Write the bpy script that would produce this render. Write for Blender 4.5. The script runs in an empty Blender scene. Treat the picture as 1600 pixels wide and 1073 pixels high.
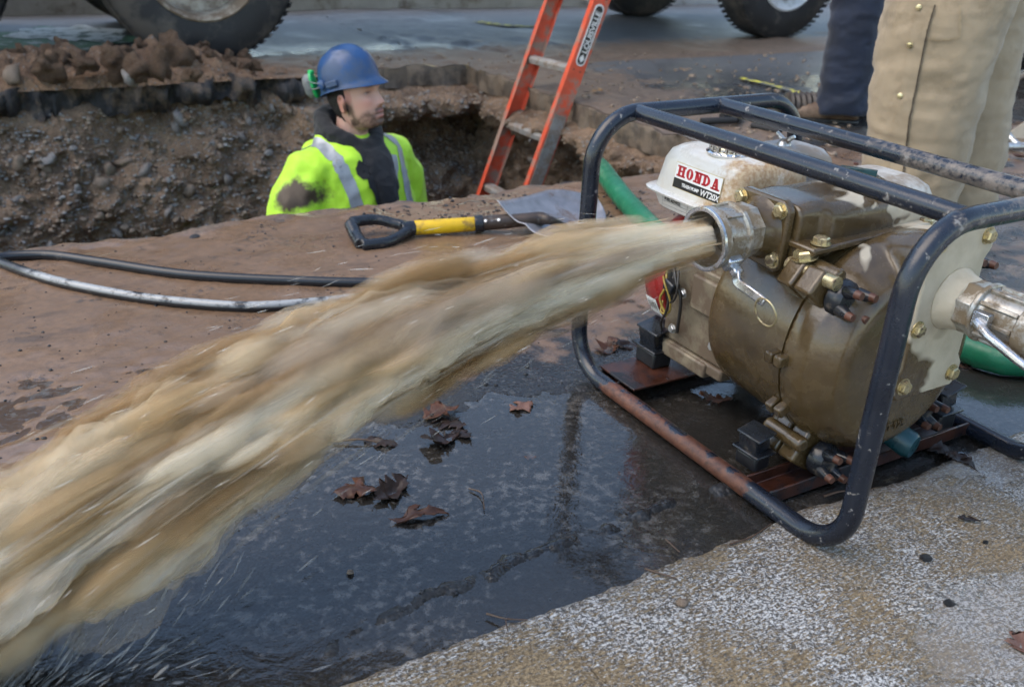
import bpy, math, random
import numpy as np
from mathutils import Vector, Matrix
from mathutils.bvhtree import BVHTree

random.seed(7)
RNG = np.random.default_rng(11)
scene = bpy.context.scene
COL = scene.collection
R = math.radians

# ------------------------------------------------------------------ camera
cam_data = bpy.data.cameras.new("camera")
cam = bpy.data.objects.new("camera", cam_data)
COL.objects.link(cam)
scene.camera = cam
CAM_H, PITCH, ROLL, FPX = 0.757, R(25.32), R(2.47), 1442.5
cam_data.sensor_width = 36.0
cam_data.lens = 36.0 * FPX / 1600.0
cam_data.clip_start, cam_data.clip_end = 0.05, 500.0
_F = Vector((0, math.cos(PITCH), -math.sin(PITCH)))
_U0 = Vector((0, math.sin(PITCH), math.cos(PITCH)))
_R0 = Vector((1, 0, 0))
CR = _R0 * math.cos(ROLL) + _U0 * math.sin(ROLL)
CU = -_R0 * math.sin(ROLL) + _U0 * math.cos(ROLL)
cam.matrix_world = Matrix(((CR.x, CU.x, -_F.x, 0), (CR.y, CU.y, -_F.y, 0), (CR.z, CU.z, -_F.z, CAM_H), (0, 0, 0, 1)))
cam_data.dof.use_dof = True
cam_data.dof.focus_distance = 1.28
cam_data.dof.aperture_fstop = 7.0

# ------------------------------------------------------------------ world, sun, exposure
SUN_EL, SUN_AZ = R(55), R(-105)      # azimuth measured from +Y towards +X
world = bpy.data.worlds.new("World")
scene.world = world
world.use_nodes = True
wn = world.node_tree.nodes
wl_ = world.node_tree.links
wn.clear()
w_out = wn.new("ShaderNodeOutputWorld")
w_bg = wn.new("ShaderNodeBackground")
w_sky = wn.new("ShaderNodeTexSky")
w_sky.sky_type = 'NISHITA'
w_sky.sun_disc = False
w_sky.sun_elevation = SUN_EL
w_sky.sun_rotation = SUN_AZ
w_sky.air_density = 1.4
w_sky.dust_density = 0.6
w_sky.ozone_density = 1.0
w_hs = wn.new("ShaderNodeHueSaturation")      # overcast: the cloud veil greys the blue
w_hs.inputs["Saturation"].default_value = 0.95
w_bg.inputs["Strength"].default_value = 0.15
wl_.new(w_sky.outputs[0], w_hs.inputs["Color"])
wl_.new(w_hs.outputs[0], w_bg.inputs["Color"])
wl_.new(w_bg.outputs[0], w_out.inputs["Surface"])
sun_d = bpy.data.lights.new("sun", 'SUN')
sun_d.energy = 1.2
sun_d.angle = R(55)
sun_d.color = (1.0, 0.83, 0.63)
sun = bpy.data.objects.new("sun", sun_d)
COL.objects.link(sun)
_sd = Vector((math.sin(SUN_AZ) * math.cos(SUN_EL), math.cos(SUN_AZ) * math.cos(SUN_EL), math.sin(SUN_EL)))
sun.rotation_euler = _sd.to_track_quat('Z', 'Y').to_euler()
scene.view_settings.view_transform = 'Standard'
scene.view_settings.look = 'None'
scene.view_settings.gamma = 1.0
scene.view_settings.exposure = 1.15
scene.cycles.transparent_max_bounces = 20
scene.cycles.max_bounces = 6
scene.cycles.use_denoising = True
scene.cycles.use_adaptive_sampling = True
scene.cycles.adaptive_threshold = 0.035
scene.cycles.diffuse_bounces = 3
scene.cycles.glossy_bounces = 3

# ------------------------------------------------------------------ street frame: u along the street, v across it
UX, UY = 0.8577, 0.5142
STREET_ROT = math.atan2(UY, UX)
def S(u, v, z=0.0):
    return Vector((u * UX - v * UY, u * UY + v * UX, z))
def ray(px, py):
    return _F + CR * ((px - 800) / FPX) - CU * ((py - 536.5) / FPX)
def ground(px, py, z=0.0):
    d = ray(px, py); t = (z - CAM_H) / d.z
    return Vector((0, 0, CAM_H)) + d * t
def at_depth(px, py, y):
    d = ray(px, py)
    return Vector((0, 0, CAM_H)) + d * (y / d.y)
def to_uv(p):
    return p.x * UX + p.y * UY, -p.x * UY + p.y * UX

# ------------------------------------------------------------------ numpy noise
def _hash(ix, iy, iz, seed):
    n = (ix.astype(np.int64) * 374761393 + iy.astype(np.int64) * 668265263 + iz.astype(np.int64) * 2147483647 + seed * 974711) & 0xFFFFFFFF
    n = ((n ^ (n >> 13)) * 1274126177) & 0xFFFFFFFF
    n = (n ^ (n >> 16)) & 0xFFFFFFFF
    return n / 2147483648.0 - 1.0
def vnoise(x, y, z=None, seed=0):
    x = np.asarray(x, float); y = np.asarray(y, float)
    z = np.zeros_like(x) if z is None else np.asarray(z, float)
    x, y, z = np.broadcast_arrays(x, y, z)
    ix, iy, iz = np.floor(x), np.floor(y), np.floor(z)
    fx, fy, fz = x - ix, y - iy, z - iz
    sx, sy, sz = (f * f * f * (f * (f * 6 - 15) + 10) for f in (fx, fy, fz))
    out = 0
    for dx in (0, 1):
        wx = sx if dx else 1 - sx
        for dy in (0, 1):
            wy = sy if dy else 1 - sy
            for dz in (0, 1):
                wz = sz if dz else 1 - sz
                out = out + wx * wy * wz * _hash(ix + dx, iy + dy, iz + dz, seed)
    return out
def fbm(x, y, z=None, oct=4, seed=0, gain=0.5):
    a, s, f = 1.0, 0.0, 1.0
    for i in range(oct):
        s = s + a * vnoise(np.asarray(x) * f, np.asarray(y) * f, None if z is None else np.asarray(z) * f, seed + i * 17)
        a *= gain; f *= 2.03
    return s
def sstep(a, b, x):
    t = np.clip((np.asarray(x, float) - a) / (b - a), 0, 1)
    return t * t * (3 - 2 * t)

# ------------------------------------------------------------------ mesh building
def tag(o, label=None, cat=None, group=None, kind=None):
    if label: o["label"] = label
    if cat: o["category"] = cat
    if group: o["group"] = group
    if kind: o["kind"] = kind
    return o
def empty(name, loc=(0, 0, 0), rz=0.0):
    o = bpy.data.objects.new(name, None)
    o.empty_display_size = 0.1
    o.location = loc; o.rotation_euler = (0, 0, rz)
    COL.objects.link(o)
    return o
def link(name, me, mat=None, parent=None):
    if mat is not None:
        me.materials.clear(); me.materials.append(mat)
    o = bpy.data.objects.new(name, me)
    COL.objects.link(o)
    o.parent = parent
    return o
def np_mesh(name, V, F, smooth=True, angle=None):
    """V (n,3), F (m,k) int array of equal-sized faces, or a list of faces"""
    me = bpy.data.meshes.new(name)
    V = np.asarray(V, np.float32)
    if isinstance(F, np.ndarray):
        m, k = F.shape
        me.vertices.add(len(V)); me.vertices.foreach_set("co", V.ravel())
        me.loops.add(m * k); me.loops.foreach_set("vertex_index", F.astype(np.int32).ravel())
        me.polygons.add(m)
        me.polygons.foreach_set("loop_start", np.arange(0, m * k, k, dtype=np.int32))
        me.update(calc_edges=True); me.validate()
    else:
        me.from_pydata([tuple(map(float, v)) for v in V], [], F)
        me.update()
    if smooth:
        me.polygons.foreach_set("use_smooth", np.ones(len(me.polygons), bool))
        if angle is not None:
            me.set_sharp_from_angle(angle=R(angle))
    return me
def coords(me):
    a = np.empty(len(me.vertices) * 3, np.float32)
    me.vertices.foreach_get("co", a)
    return a.reshape(-1, 3).astype(float)
def normals(me):
    a = np.empty(len(me.vertices) * 3, np.float32)
    me.vertex_normals.foreach_get("vector", a)
    return a.reshape(-1, 3).astype(float)
def set_coords(me, V):
    me.vertices.foreach_set("co", np.asarray(V, np.float32).ravel()); me.update()
def fattr(me, name, vals):
    at = me.attributes.new(name, 'FLOAT', 'POINT')
    at.data.foreach_set("value", np.asarray(vals, np.float32))
def cattr(me, name, vals):
    vals = np.asarray(vals, np.float32)
    if vals.shape[1] == 3:
        vals = np.hstack([vals, np.ones((len(vals), 1), np.float32)])
    at = me.attributes.new(name, 'FLOAT_COLOR', 'POINT')
    at.data.foreach_set("color", vals.ravel())
def frame_of(axis):
    a = Vector(axis).normalized()
    up = Vector((0, 0, 1)) if abs(a.z) < 0.9 else Vector((1, 0, 0))
    u = up.cross(a).normalized()
    return a, u, a.cross(u)
def fillet(pts, rad, n=8, closed=False):
    pts = [Vector(p) for p in pts]; out = []
    N = len(pts)
    for i, p in enumerate(pts):
        if not closed and i in (0, N - 1):
            out.append(p); continue
        a, b = pts[i - 1], pts[(i + 1) % N]
        da, db = (a - p), (b - p)
        r = rad[i] if isinstance(rad, (list, tuple)) else rad
        la, lb = da.length, db.length
        da.normalize(); db.normalize()
        ang = da.angle(db)
        d = min(r / math.tan(ang / 2), la * 0.49, lb * 0.49)
        rr = d * math.tan(ang / 2)
        bis = (da + db).normalized()
        c = p + bis * (rr / math.sin(ang / 2))
        v0 = (p + da * d) - c; v1 = (p + db * d) - c
        tot = v0.angle(v1); ax = v0.cross(v1).normalized()
        for k in range(n + 1):
            out.append(c + Matrix.Rotation(tot * k / n, 3, ax) @ v0)
    return out
def bez(pts, n=12):
    """Catmull-Rom through the points"""
    P = [Vector(p) for p in pts]; P = [P[0] * 2 - P[1]] + P + [P[-1] * 2 - P[-2]]
    out = []
    for i in range(1, len(P) - 2):
        for k in range(n):
            t = k / n
            a, b, c, d = P[i - 1], P[i], P[i + 1], P[i + 2]
            out.append(0.5 * ((2 * b) + (c - a) * t + (2 * a - 5 * b + 4 * c - d) * t * t + (3 * b - a - 3 * c + d) * t ** 3))
    out.append(P[-2])
    return out

class MB:
    def __init__(s):
        s.v = []; s.f = []
    def add(s, vs, fs):
        o = len(s.v); s.v += [tuple(v) for v in vs]; s.f += [tuple(i + o for i in f) for f in fs]; return s
    def box(s, c, d, m=None):
        c = Vector(c); hx, hy, hz = d[0] / 2, d[1] / 2, d[2] / 2
        vs = [Vector((x, y, z)) for x in (-hx, hx) for y in (-hy, hy) for z in (-hz, hz)]
        if m is not None: vs = [m @ v for v in vs]
        return s.add([c + v for v in vs], [(0, 1, 3, 2), (4, 6, 7, 5), (0, 4, 5, 1), (2, 3, 7, 6), (0, 2, 6, 4), (1, 5, 7, 3)])
    def tube(s, pts, r, n=12, caps=True, closed=False):
        pts = [Vector(p) for p in pts]; N = len(pts)
        rs = r if isinstance(r, (list, tuple)) else [r] * N
        base = len(s.v); T = []
        for i in range(N):
            if closed: t = pts[(i + 1) % N] - pts[i - 1]
            else: t = pts[min(i + 1, N - 1)] - pts[max(i - 1, 0)]
            T.append(t.normalized() if t.length > 1e-9 else Vector((0, 0, 1)))
        a, u, w = frame_of(T[0])
        for i in range(N):
            u = (u - T[i] * u.dot(T[i])).normalized(); w = T[i].cross(u)
            for k in range(n):
                th = 2 * math.pi * k / n
                s.v.append(tuple(pts[i] + (u * math.cos(th) + w * math.sin(th)) * rs[i]))
        M = N if closed else N - 1
        # twist correction for closed loops
        sh = 0
        if closed:
            p0 = Vector(s.v[base]); best = 1e9
            uu = (u - T[0] * u.dot(T[0])).normalized(); ww = T[0].cross(uu)
            for k in range(n):
                th = 2 * math.pi * k / n
                d = (pts[0] + (uu * math.cos(th) + ww * math.sin(th)) * rs[0] - p0).length
                if d < best: best = d; sh = k
        for i in range(M):
            j = (i + 1) % N
            o = sh if (closed and j == 0) else 0
            for k in range(n):
                k2 = (k + 1) % n
                s.f.append((base + i * n + k, base + i * n + k2, base + j * n + (k2 - o) % n, base + j * n + (k - o) % n))
        if caps and not closed:
            s.f.append(tuple(base + k for k in reversed(range(n))))
            s.f.append(tuple(base + (N - 1) * n + k for k in range(n)))
        return s
    def lathe(s, prof, org, axis, n=40, closed_ends=True):
        a, u, w = frame_of(axis); org = Vector(org); base = len(s.v); N = len(prof)
        for t, r in prof:
            for k in range(n):
                th = 2 * math.pi * k / n
                s.v.append(tuple(org + a * t + (u * math.cos(th) + w * math.sin(th)) * max(r, 1e-5)))
        for i in range(N - 1):
            for k in range(n):
                k2 = (k + 1) % n
                s.f.append((base + i * n + k, base + i * n + k2, base + (i + 1) * n + k2, base + (i + 1) * n + k))
        if closed_ends:
            s.f.append(tuple(base + k for k in reversed(range(n)))); s.f.append(tuple(base + (N - 1) * n + k for k in range(n)))
        return s
    def cyl(s, p, axis, r, h, n=20):
        return s.lathe([(0, r), (h, r)], p, axis, n)
    def prism(s, outline, org, ux, uy, depth):
        org, ux, uy, d = Vector(org), Vector(ux), Vector(uy), Vector(depth); n = len(outline)
        a = [org + ux * x + uy * y for x, y in outline]; b = [p + d for p in a]
        fs = [tuple(reversed(range(n))), tuple(range(n, 2 * n))] + [(i, (i + 1) % n, n + (i + 1) % n, n + i) for i in range(n)]
        return s.add(a + b, fs)
    def bolt(s, p, axis, r=0.009, h=0.008, washer=True):
        a, u, w = frame_of(axis); p = Vector(p)
        if washer: s.lathe([(0, r * 1.25), (0.0015, r * 1.25)], p, axis, 18)
        hx = []
        for t, rr in ((0.0012, r), (h * 0.8, r), (h, r * 0.82)):
            hx.append([p + a * t + (u * math.cos(k * math.pi / 3 + .3) + w * math.sin(k * math.pi / 3 + .3)) * rr for k in range(6)])
        vs = sum(hx, [])
        fs = [(i * 6 + k, i * 6 + (k + 1) % 6, (i + 1) * 6 + (k + 1) % 6, (i + 1) * 6 + k) for i in range(2) for k in range(6)]
        return s.add(vs, fs + [tuple(range(12, 18))])
    def loft(s, secs, n=32, caps=True):
        """secs: list of (centre, ux, uy, ra, rb, exponent)"""
        base = len(s.v)
        for c, ux, uy, ra, rb, e in secs:
            c, ux, uy = Vector(c), Vector(ux), Vector(uy)
            for k in range(n):
                th = 2 * math.pi * k / n; cs, sn = math.cos(th), math.sin(th)
                x = math.copysign(abs(cs) ** (2 / e), cs) * ra; y = math.copysign(abs(sn) ** (2 / e), sn) * rb
                s.v.append(tuple(c + ux * x + uy * y))
        for i in range(len(secs) - 1):
            for k in range(n):
                k2 = (k + 1) % n
                s.f.append((base + i * n + k, base + i * n + k2, base + (i + 1) * n + k2, base + (i + 1) * n + k))
        if caps:
            s.f.append(tuple(base + k for k in reversed(range(n))))
            o = base + (len(secs) - 1) * n
            s.f.append(tuple(o + k for k in range(n)))
        return s
    def sphere(s, c, r, nu=16, nv=10, m=None):
        c = Vector(c); rr = Vector(r) if not isinstance(r, (int, float)) else Vector((r, r, r)); base = len(s.v)
        for i in range(nv + 1):
            ph = math.pi * i / nv
            for k in range(nu):
                th = 2 * math.pi * k / nu
                q = Vector((rr.x * math.sin(ph) * math.cos(th), rr.y * math.sin(ph) * math.sin(th), rr.z * math.cos(ph)))
                if m is not None: q = m @ q
                s.v.append(tuple(c + q))
        for i in range(nv):
            for k in range(nu):
                k2 = (k + 1) % nu
                s.f.append((base + i * nu + k, base + (i + 1) * nu + k, base + (i + 1) * nu + k2, base + i * nu + k2))
        return s
    def mesh(s, name="m", angle=40):
        me = bpy.data.meshes.new(name)
        me.from_pydata(s.v, [], s.f)
        me.update()
        me.polygons.foreach_set("use_smooth", np.ones(len(me.polygons), bool))
        me.set_sharp_from_angle(angle=R(angle))
        return me
    def build(s, name, mat, parent=None, angle=40, bevel=0.0, seg=2):
        me = s.mesh(name, angle)
        o = link(name, me, mat, parent)
        if bevel > 0:
            b = o.modifiers.new("bevel", 'BEVEL'); b.width = bevel; b.segments = seg; b.limit_method = 'ANGLE'; b.angle_limit = R(35)
            b.harden_normals = False
        return o
def fuse(mb, voxel, smooth=4, factor=0.5):
    """union of overlapping closed shells as one continuous surface"""
    me = mb.mesh("tmp")
    o = link("tmp", me)
    m = o.modifiers.new("r", 'REMESH'); m.mode = 'VOXEL'; m.voxel_size = voxel; m.use_smooth_shade = True
    if smooth:
        k = o.modifiers.new("s", 'SMOOTH'); k.iterations = smooth; k.factor = factor
    dg = bpy.context.evaluated_depsgraph_get()
    out = bpy.data.meshes.new_from_object(o.evaluated_get(dg), depsgraph=dg)
    bpy.data.objects.remove(o); bpy.data.meshes.remove(me)
    out.polygons.foreach_set("use_smooth", np.ones(len(out.polygons), bool))
    return out
def text_mesh(body, size, bold=0.0, shear=0.0, spacing=1.0, depth=0.0003):
    cu = bpy.data.curves.new("t", 'FONT'); cu.body = body; cu.size = size; cu.offset = bold; cu.shear = shear
    cu.space_character = spacing; cu.extrude = depth; cu.align_x = 'LEFT'; cu.resolution_u = 3
    o = bpy.data.objects.new("t", cu)
    me = bpy.data.meshes.new_from_object(o)
    bpy.data.objects.remove(o); bpy.data.curves.remove(cu)
    return me
def place_mesh(me, org, ux, uy):
    """lay a flat XY mesh on a plane"""
    ux, uy = Vector(ux).normalized(), Vector(uy).normalized(); n = ux.cross(uy)
    m = Matrix(((ux.x, uy.x, n.x, org[0]), (ux.y, uy.y, n.y, org[1]), (ux.z, uy.z, n.z, org[2]), (0, 0, 0, 1)))
    me.transform(m); me.update()
    return me
# ------------------------------------------------------------------ materials
class NT:
    def __init__(s, name):
        s.m = bpy.data.materials.new(name); s.m.use_nodes = True
        s.t = s.m.node_tree; s.t.nodes.clear()
        s.out = s.n("ShaderNodeOutputMaterial")
    def n(s, typ, **kw):
        nd = s.t.nodes.new(typ)
        for k, v in kw.items(): setattr(nd, k, v)
        return nd
    def l(s, a, b): s.t.links.new(a, b)
    def val(s, sock, v):
        if hasattr(v, "is_output") or isinstance(v, bpy.types.NodeSocket): s.l(v, sock)
        else:
            if isinstance(v, tuple) and len(v) == 3 and sock.type == 'RGBA': v = (*v, 1)
            sock.default_value = v
    def obj(s, scale=None, rot=None):
        tc = s.n("ShaderNodeTexCoord"); o = tc.outputs["Object"]
        if scale is not None or rot is not None:
            mp = s.n("ShaderNodeMapping"); s.l(o, mp.inputs["Vector"])
            if scale is not None: mp.inputs["Scale"].default_value = scale
            if rot is not None: mp.inputs["Rotation"].default_value = rot
            o = mp.outputs["Vector"]
        return o
    def noise(s, vec, scale, detail=4, rough=0.55, dist=0.0):
        nd = s.n("ShaderNodeTexNoise"); s.l(vec, nd.inputs["Vector"])
        nd.inputs["Scale"].default_value = scale; nd.inputs["Detail"].default_value = detail
        nd.inputs["Roughness"].default_value = rough; nd.inputs["Distortion"].default_value = dist
        return nd.outputs["Fac"]
    def voro(s, vec, scale, feature='F1', out="Distance"):
        nd = s.n("ShaderNodeTexVoronoi", feature=feature); s.l(vec, nd.inputs["Vector"]); nd.inputs["Scale"].default_value = scale
        return nd.outputs[out]
    def ramp(s, fac, stops, interp='LINEAR'):
        nd = s.n("ShaderNodeValToRGB"); s.l(fac, nd.inputs["Fac"]); cr = nd.color_ramp; cr.interpolation = interp
        while len(cr.elements) < len(stops): cr.elements.new(0.5)
        for e, (p, c) in zip(cr.elements, stops):
            e.position = p; e.color = (c, c, c, 1) if isinstance(c, (int, float)) else (*c, 1)
        return nd.outputs["Color"]
    def mapr(s, fac, a, b, c=0.0, d=1.0, smooth=False):
        nd = s.n("ShaderNodeMapRange"); s.l(fac, nd.inputs[0])
        if smooth: nd.interpolation_type = 'SMOOTHSTEP'
        for i, v in enumerate((a, b, c, d)): nd.inputs[i + 1].default_value = v
        return nd.outputs[0]
    def mix(s, fac, a, b, mode='MIX'):
        nd = s.n("ShaderNodeMix", data_type='RGBA', blend_type=mode)
        s.val(nd.inputs[0], fac); s.val(nd.inputs[6], a); s.val(nd.inputs[7], b)
        return nd.outputs[2]
    def math(s, op, a, b=None, c=None):
        nd = s.n("ShaderNodeMath", operation=op)
        s.val(nd.inputs[0], a)
        if b is not None: s.val(nd.inputs[1], b)
        if c is not None: s.val(nd.inputs[2], c)
        return nd.outputs[0]
    def attr(s, name, out="Fac"):
        nd = s.n("ShaderNodeAttribute"); nd.attribute_name = name
        return nd.outputs[out]
    def sep(s, vec):
        nd = s.n("ShaderNodeSeparateXYZ"); s.l(vec, nd.inputs[0]); return nd.outputs
    def bump(s, h, strength=0.3, dist=0.002, normal=None):
        nd = s.n("ShaderNodeBump"); s.l(h, nd.inputs["Height"])
        nd.inputs["Strength"].default_value = strength; nd.inputs["Distance"].default_value = dist
        if normal is not None: s.l(normal, nd.inputs["Normal"])
        return nd.outputs["Normal"]
    def pbr(s, base=(.5, .5, .5), rough=0.5, metal=0.0, normal=None, coat=0.0, coat_rough=0.05, spec=None, sheen=0.0, sss=0.0, alpha=None):
        p = s.n("ShaderNodeBsdfPrincipled")
        s.val(p.inputs["Base Color"], base); s.val(p.inputs["Roughness"], rough); s.val(p.inputs["Metallic"], metal)
        if normal is not None: s.l(normal, p.inputs["Normal"])
        s.val(p.inputs["Coat Weight"], coat); p.inputs["Coat Roughness"].default_value = coat_rough
        if spec is not None: s.val(p.inputs["Specular IOR Level"], spec)
        if sheen: p.inputs["Sheen Weight"].default_value = sheen
        if sss:
            p.inputs["Subsurface Weight"].default_value = sss; p.inputs["Subsurface Radius"].default_value = (0.01, 0.004, 0.002)
        if alpha is not None: s.val(p.inputs["Alpha"], alpha)
        s.p = p
        s.l(p.outputs[0], s.out.inputs["Surface"])
        return s.m

def simple(name, base, rough=0.5, metal=0.0, var=0.25, scale=30, bump=0.15, bdist=0.001, coat=0.0, dirt=None, dirt_amt=0.5, dirt_scale=14, spec=None):
    """a plain surface with grain, patchy tone and optional grime"""
    t = NT(name); o = t.obj()
    n = t.noise(o, scale, 6, 0.6); n2 = t.noise(o, scale * 6, 3)
    c = t.mix(t.mapr(n, .3, .7), tuple(b * (1 - var) for b in base), tuple(min(1, b * (1 + var)) for b in base))
    r = t.mapr(n, .3, .7, max(.03, rough - .1), min(1, rough + .12))
    if dirt is not None:
        d = t.noise(o, dirt_scale, 7, 0.68)
        f = t.mapr(d, 0.62 - 0.25 * dirt_amt, 0.70 - 0.2 * dirt_amt)
        c = t.mix(f, c, dirt)
        r = t.math('MAXIMUM', r, t.math('MULTIPLY', f, .6))
        if metal: metal = t.math('MULTIPLY', t.math('SUBTRACT', 1.0, f), metal)
    return t.pbr(c, r, metal, t.bump(t.math('ADD', n, t.math('MULTIPLY', n2, .4)), bump, bdist), coat, spec=spec)

MUD = (0.185, 0.122, 0.080)
MUD_D = (0.105, 0.070, 0.046)
M = {}

# road: wet asphalt, with a film of silt where the attribute "mud" says so; "dirt" = loose soil on top
t = NT("road"); o = t.obj()
agg = t.voro(o, 190, 'F1', "Color"); aggd = t.voro(o, 190)
sp = t.sep(agg)[0]
asph = t.mix(t.ramp(sp, [(0, .0), (.72, .1), (.9, .5), (1, 1)]), (.013, .0135, .0145), (.062, .060, .057))
asph = t.mix(t.mapr(t.noise(o, 3.1, 5), .35, .7), asph, (.03, .029, .028))
m_at = t.attr("mud"); d_at = t.attr("dirt"); k_at = t.attr("dry")
mn = t.noise(o, 7.5, 8, .66); mf = t.noise(o, 60, 4, .6)
mudmask = t.mapr(t.math('ADD', m_at, t.math('MULTIPLY', t.math('SUBTRACT', mn, .5), 1.5)), .42, .66, smooth=True)
speck = t.mapr(t.math('ADD', mf, t.math('MULTIPLY', sp, .12)), .60, .68)
mudmask = t.math('MULTIPLY', mudmask, t.math('SUBTRACT', 1.0, t.math('MULTIPLY', t.math('MULTIPLY', speck, .75), t.mapr(t.noise(o, 6.0, 3), .52, .66))))
mudc = t.mix(t.mapr(t.noise(o, 2.3, 4), .3, .7), (.165, .098, .056), (.240, .148, .090))
mudc = t.mix(t.mapr(mf, .35, .7), mudc, (.15, .095, .060))
sm_ = t.noise(t.obj((1, 3.5, 1), (0, 0, .35)), 5, 7, .7, .3); mudc = t.mix(t.mapr(sm_, .54, .70, 0, .75), mudc, (.075, .052, .038))
c = t.mix(mudmask, asph, mudc)
grey = t.mix(t.mapr(sp, .2, .9), (.070, .071, .074), (.125, .126, .128))
dryf = t.math('MULTIPLY', k_at, t.mapr(t.noise(o, 1.3, 6, .6, .5), .22, .50))
c = t.mix(t.math('MULTIPLY', dryf, t.math('SUBTRACT', 1.0, t.math('MULTIPLY', mudmask, .7))), c, grey)
dn = t.noise(o, 45, 6, .7)
soilc = t.mix(t.mapr(dn, .3, .7), (.075, .052, .036), (.20, .142, .098))
dirtf = t.mapr(t.math('ADD', d_at, t.math('MULTIPLY', t.math('SUBTRACT', mn, .5), 1.1)), .40, .6, smooth=True)
c = t.mix(dirtf, c, soilc)
wet = t.noise(o, 4.2, 6, .62, .4)
rough = t.mix(mudmask, t.mapr(wet, .35, .65, .10, .42), t.mapr(wet, .38, .62, .13, .46))
rough = t.mix(dirtf, rough, t.mapr(dn, .3, .7, .35, .8))
rough = t.mix(dryf, rough, (.55, .55, .55)); rough = t.mix(t.attr('under'), rough, (.9, .9, .9))
bh = t.math('ADD', t.math('MULTIPLY', t.math('SUBTRACT', 1.0, aggd), t.mapr(mudmask, 0, 1, 1.0, .16)), t.math('MULTIPLY', dn, t.mapr(dirtf, 0, 1, .25, 2.5)))
M['road'] = t.pbr(c, rough, 0, t.bump(bh, .55, .0022), spec=t.mapr(t.attr('under'), 0, 1, .5, .05))

# standing water over the road: clear film, floating silt flakes, small ripples
t = NT("puddle_water"); o = t.obj()
fl = t.noise(o, 62, 6, .68, .1); fl2 = t.noise(o, 5.0, 4, .6)
silt = t.mapr(t.math('ADD', fl, t.math('MULTIPLY', t.math('SUBTRACT', fl2, .5), .55)), .53, .67)
silt = t.math('MULTIPLY', silt, t.mapr(t.attr("silt"), 0, 1, .25, .95))
rip = t.noise(o, 130, 3, .55, .8); rip2 = t.noise(o, 16, 4, .6, 2.0)
rh = t.math('ADD', t.math('MULTIPLY', rip, t.mapr(t.attr("chop"), 0, 1, .06, .55)), t.math('MULTIPLY', rip2, t.mapr(t.attr("chop"), 0, 1, .35, 2.6)))
nrm = t.bump(rh, .5, .0022)
gl = t.n("ShaderNodeBsdfGlossy"); gl.inputs["Roughness"].default_value = .07; t.l(nrm, gl.inputs["Normal"])
gl.inputs["Color"].default_value = (.95, .97, 1, 1)
tr = t.n("ShaderNodeBsdfTransparent"); tr.inputs["Color"].default_value = (.86, .84, .80, 1)
df = t.n("ShaderNodeBsdfDiffuse"); df.inputs["Color"].default_value = (.205, .19, .172, 1)
m1 = t.n("ShaderNodeMixShader"); t.l(silt, m1.inputs[0]); t.l(tr.outputs[0], m1.inputs[1]); t.l(df.outputs[0], m1.inputs[2])
sc_ = t.math('ADD', t.math('MULTIPLY', silt, .40), .08); t.l(sc_, m1.inputs[0])
fr = t.n("ShaderNodeFresnel"); fr.inputs["IOR"].default_value = 1.50; t.l(nrm, fr.inputs["Normal"])
m2 = t.n("ShaderNodeMixShader"); t.l(fr.outputs[0], m2.inputs[0]); t.l(m1.outputs[0], m2.inputs[1]); t.l(gl.outputs[0], m2.inputs[2])
t.l(m2.outputs[0], t.out.inputs["Surface"]); M['water'] = t.m

# concrete of the gutter: broomed, pale grit standing proud of tan silt
t = NT("gutter_concrete"); o = t.obj((1, 3.4, 1)); o2 = t.obj()
st = t.noise(o, 115, 7, .78, .15); pit = t.noise(o2, 240, 5, .8); patch = t.noise(o2, 6.5, 6, .65, .5); big = t.noise(o2, 2.6, 5, .65, .4)
wear = t.math('ADD', t.math('ADD', st, t.math('MULTIPLY', t.math('SUBTRACT', patch, .5), .42)), t.math('MULTIPLY', t.math('SUBTRACT', big, .5), .30))
siltm = t.mapr(wear, .465, .515)
white = t.mix(t.mapr(pit, .45, .55), (.085, .080, .074), (.66, .645, .62))
tan = t.mix(t.mapr(pit, .42, .60), (.135, .092, .046), (.37, .275, .155))
c = t.mix(siltm, tan, white)
c = t.mix(t.mapr(t.noise(o, 60, 6, .8), .64, .67), c, (.05, .048, .045))
c = t.mix(t.mapr(t.voro(o2, 150), .10, .05), c, (.045, .045, .045))
wetn = t.math('ADD', t.attr("wet"), t.math('MULTIPLY', t.math('SUBTRACT', t.noise(o2, 22, 6, .7, .4), .5), 1.3))
wetm = t.mapr(wetn, .48, .60)
c = t.mix(wetm, c, t.mix(.62, c, (.15, .135, .12)))
rough = t.mix(wetm, t.mapr(pit, .3, .7, .34, .68), (.05, .05, .05))
bh = t.math('MULTIPLY', t.math('ADD', t.math('ADD', st, t.math('MULTIPLY', pit, 1.0)), t.math('MULTIPLY', siltm, .5)), t.mapr(wetm, 0, 1, 1.0, .10))
M['gutter'] = t.pbr(c, rough, 0, t.bump(bh, .8, .0035))

# soil of the trench wall and heap
def soil(name, dark, light, scale=1.0, rough=.8):
    t = NT(name); o = t.obj()
    n = t.noise(o, 5 * scale, 8, .66, .3); n2 = t.noise(o, 42 * scale, 6, .7); v = t.voro(o, 55 * scale); vc = t.sep(t.voro(o, 55 * scale, 'F1', "Color"))[0]
    c = t.mix(t.mapr(n, .33, .66), dark, light)
    c = t.mix(t.mapr(n2, .56, .74), c, tuple(min(1, x * 1.75) for x in light))
    c = t.mix(t.math('MULTIPLY', t.mapr(vc, .70, .78), t.mapr(v, .42, .30)), c, (.20, .18, .16))
    r = t.mapr(t.noise(o, 3.1, 4), .35, .65, .38, rough)
    h = t.math('ADD', t.math('MULTIPLY', n2, 1.2), t.math('MULTIPLY', t.math('SUBTRACT', 1.0, v), .7))
    M[name] = t.pbr(c, r, 0, t.bump(h, .9, .016))
soil('soil', (.095, .058, .034), (.25, .165, .102))
soil('heap', (.12, .066, .036), (.27, .165, .096), 1.3)
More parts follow.
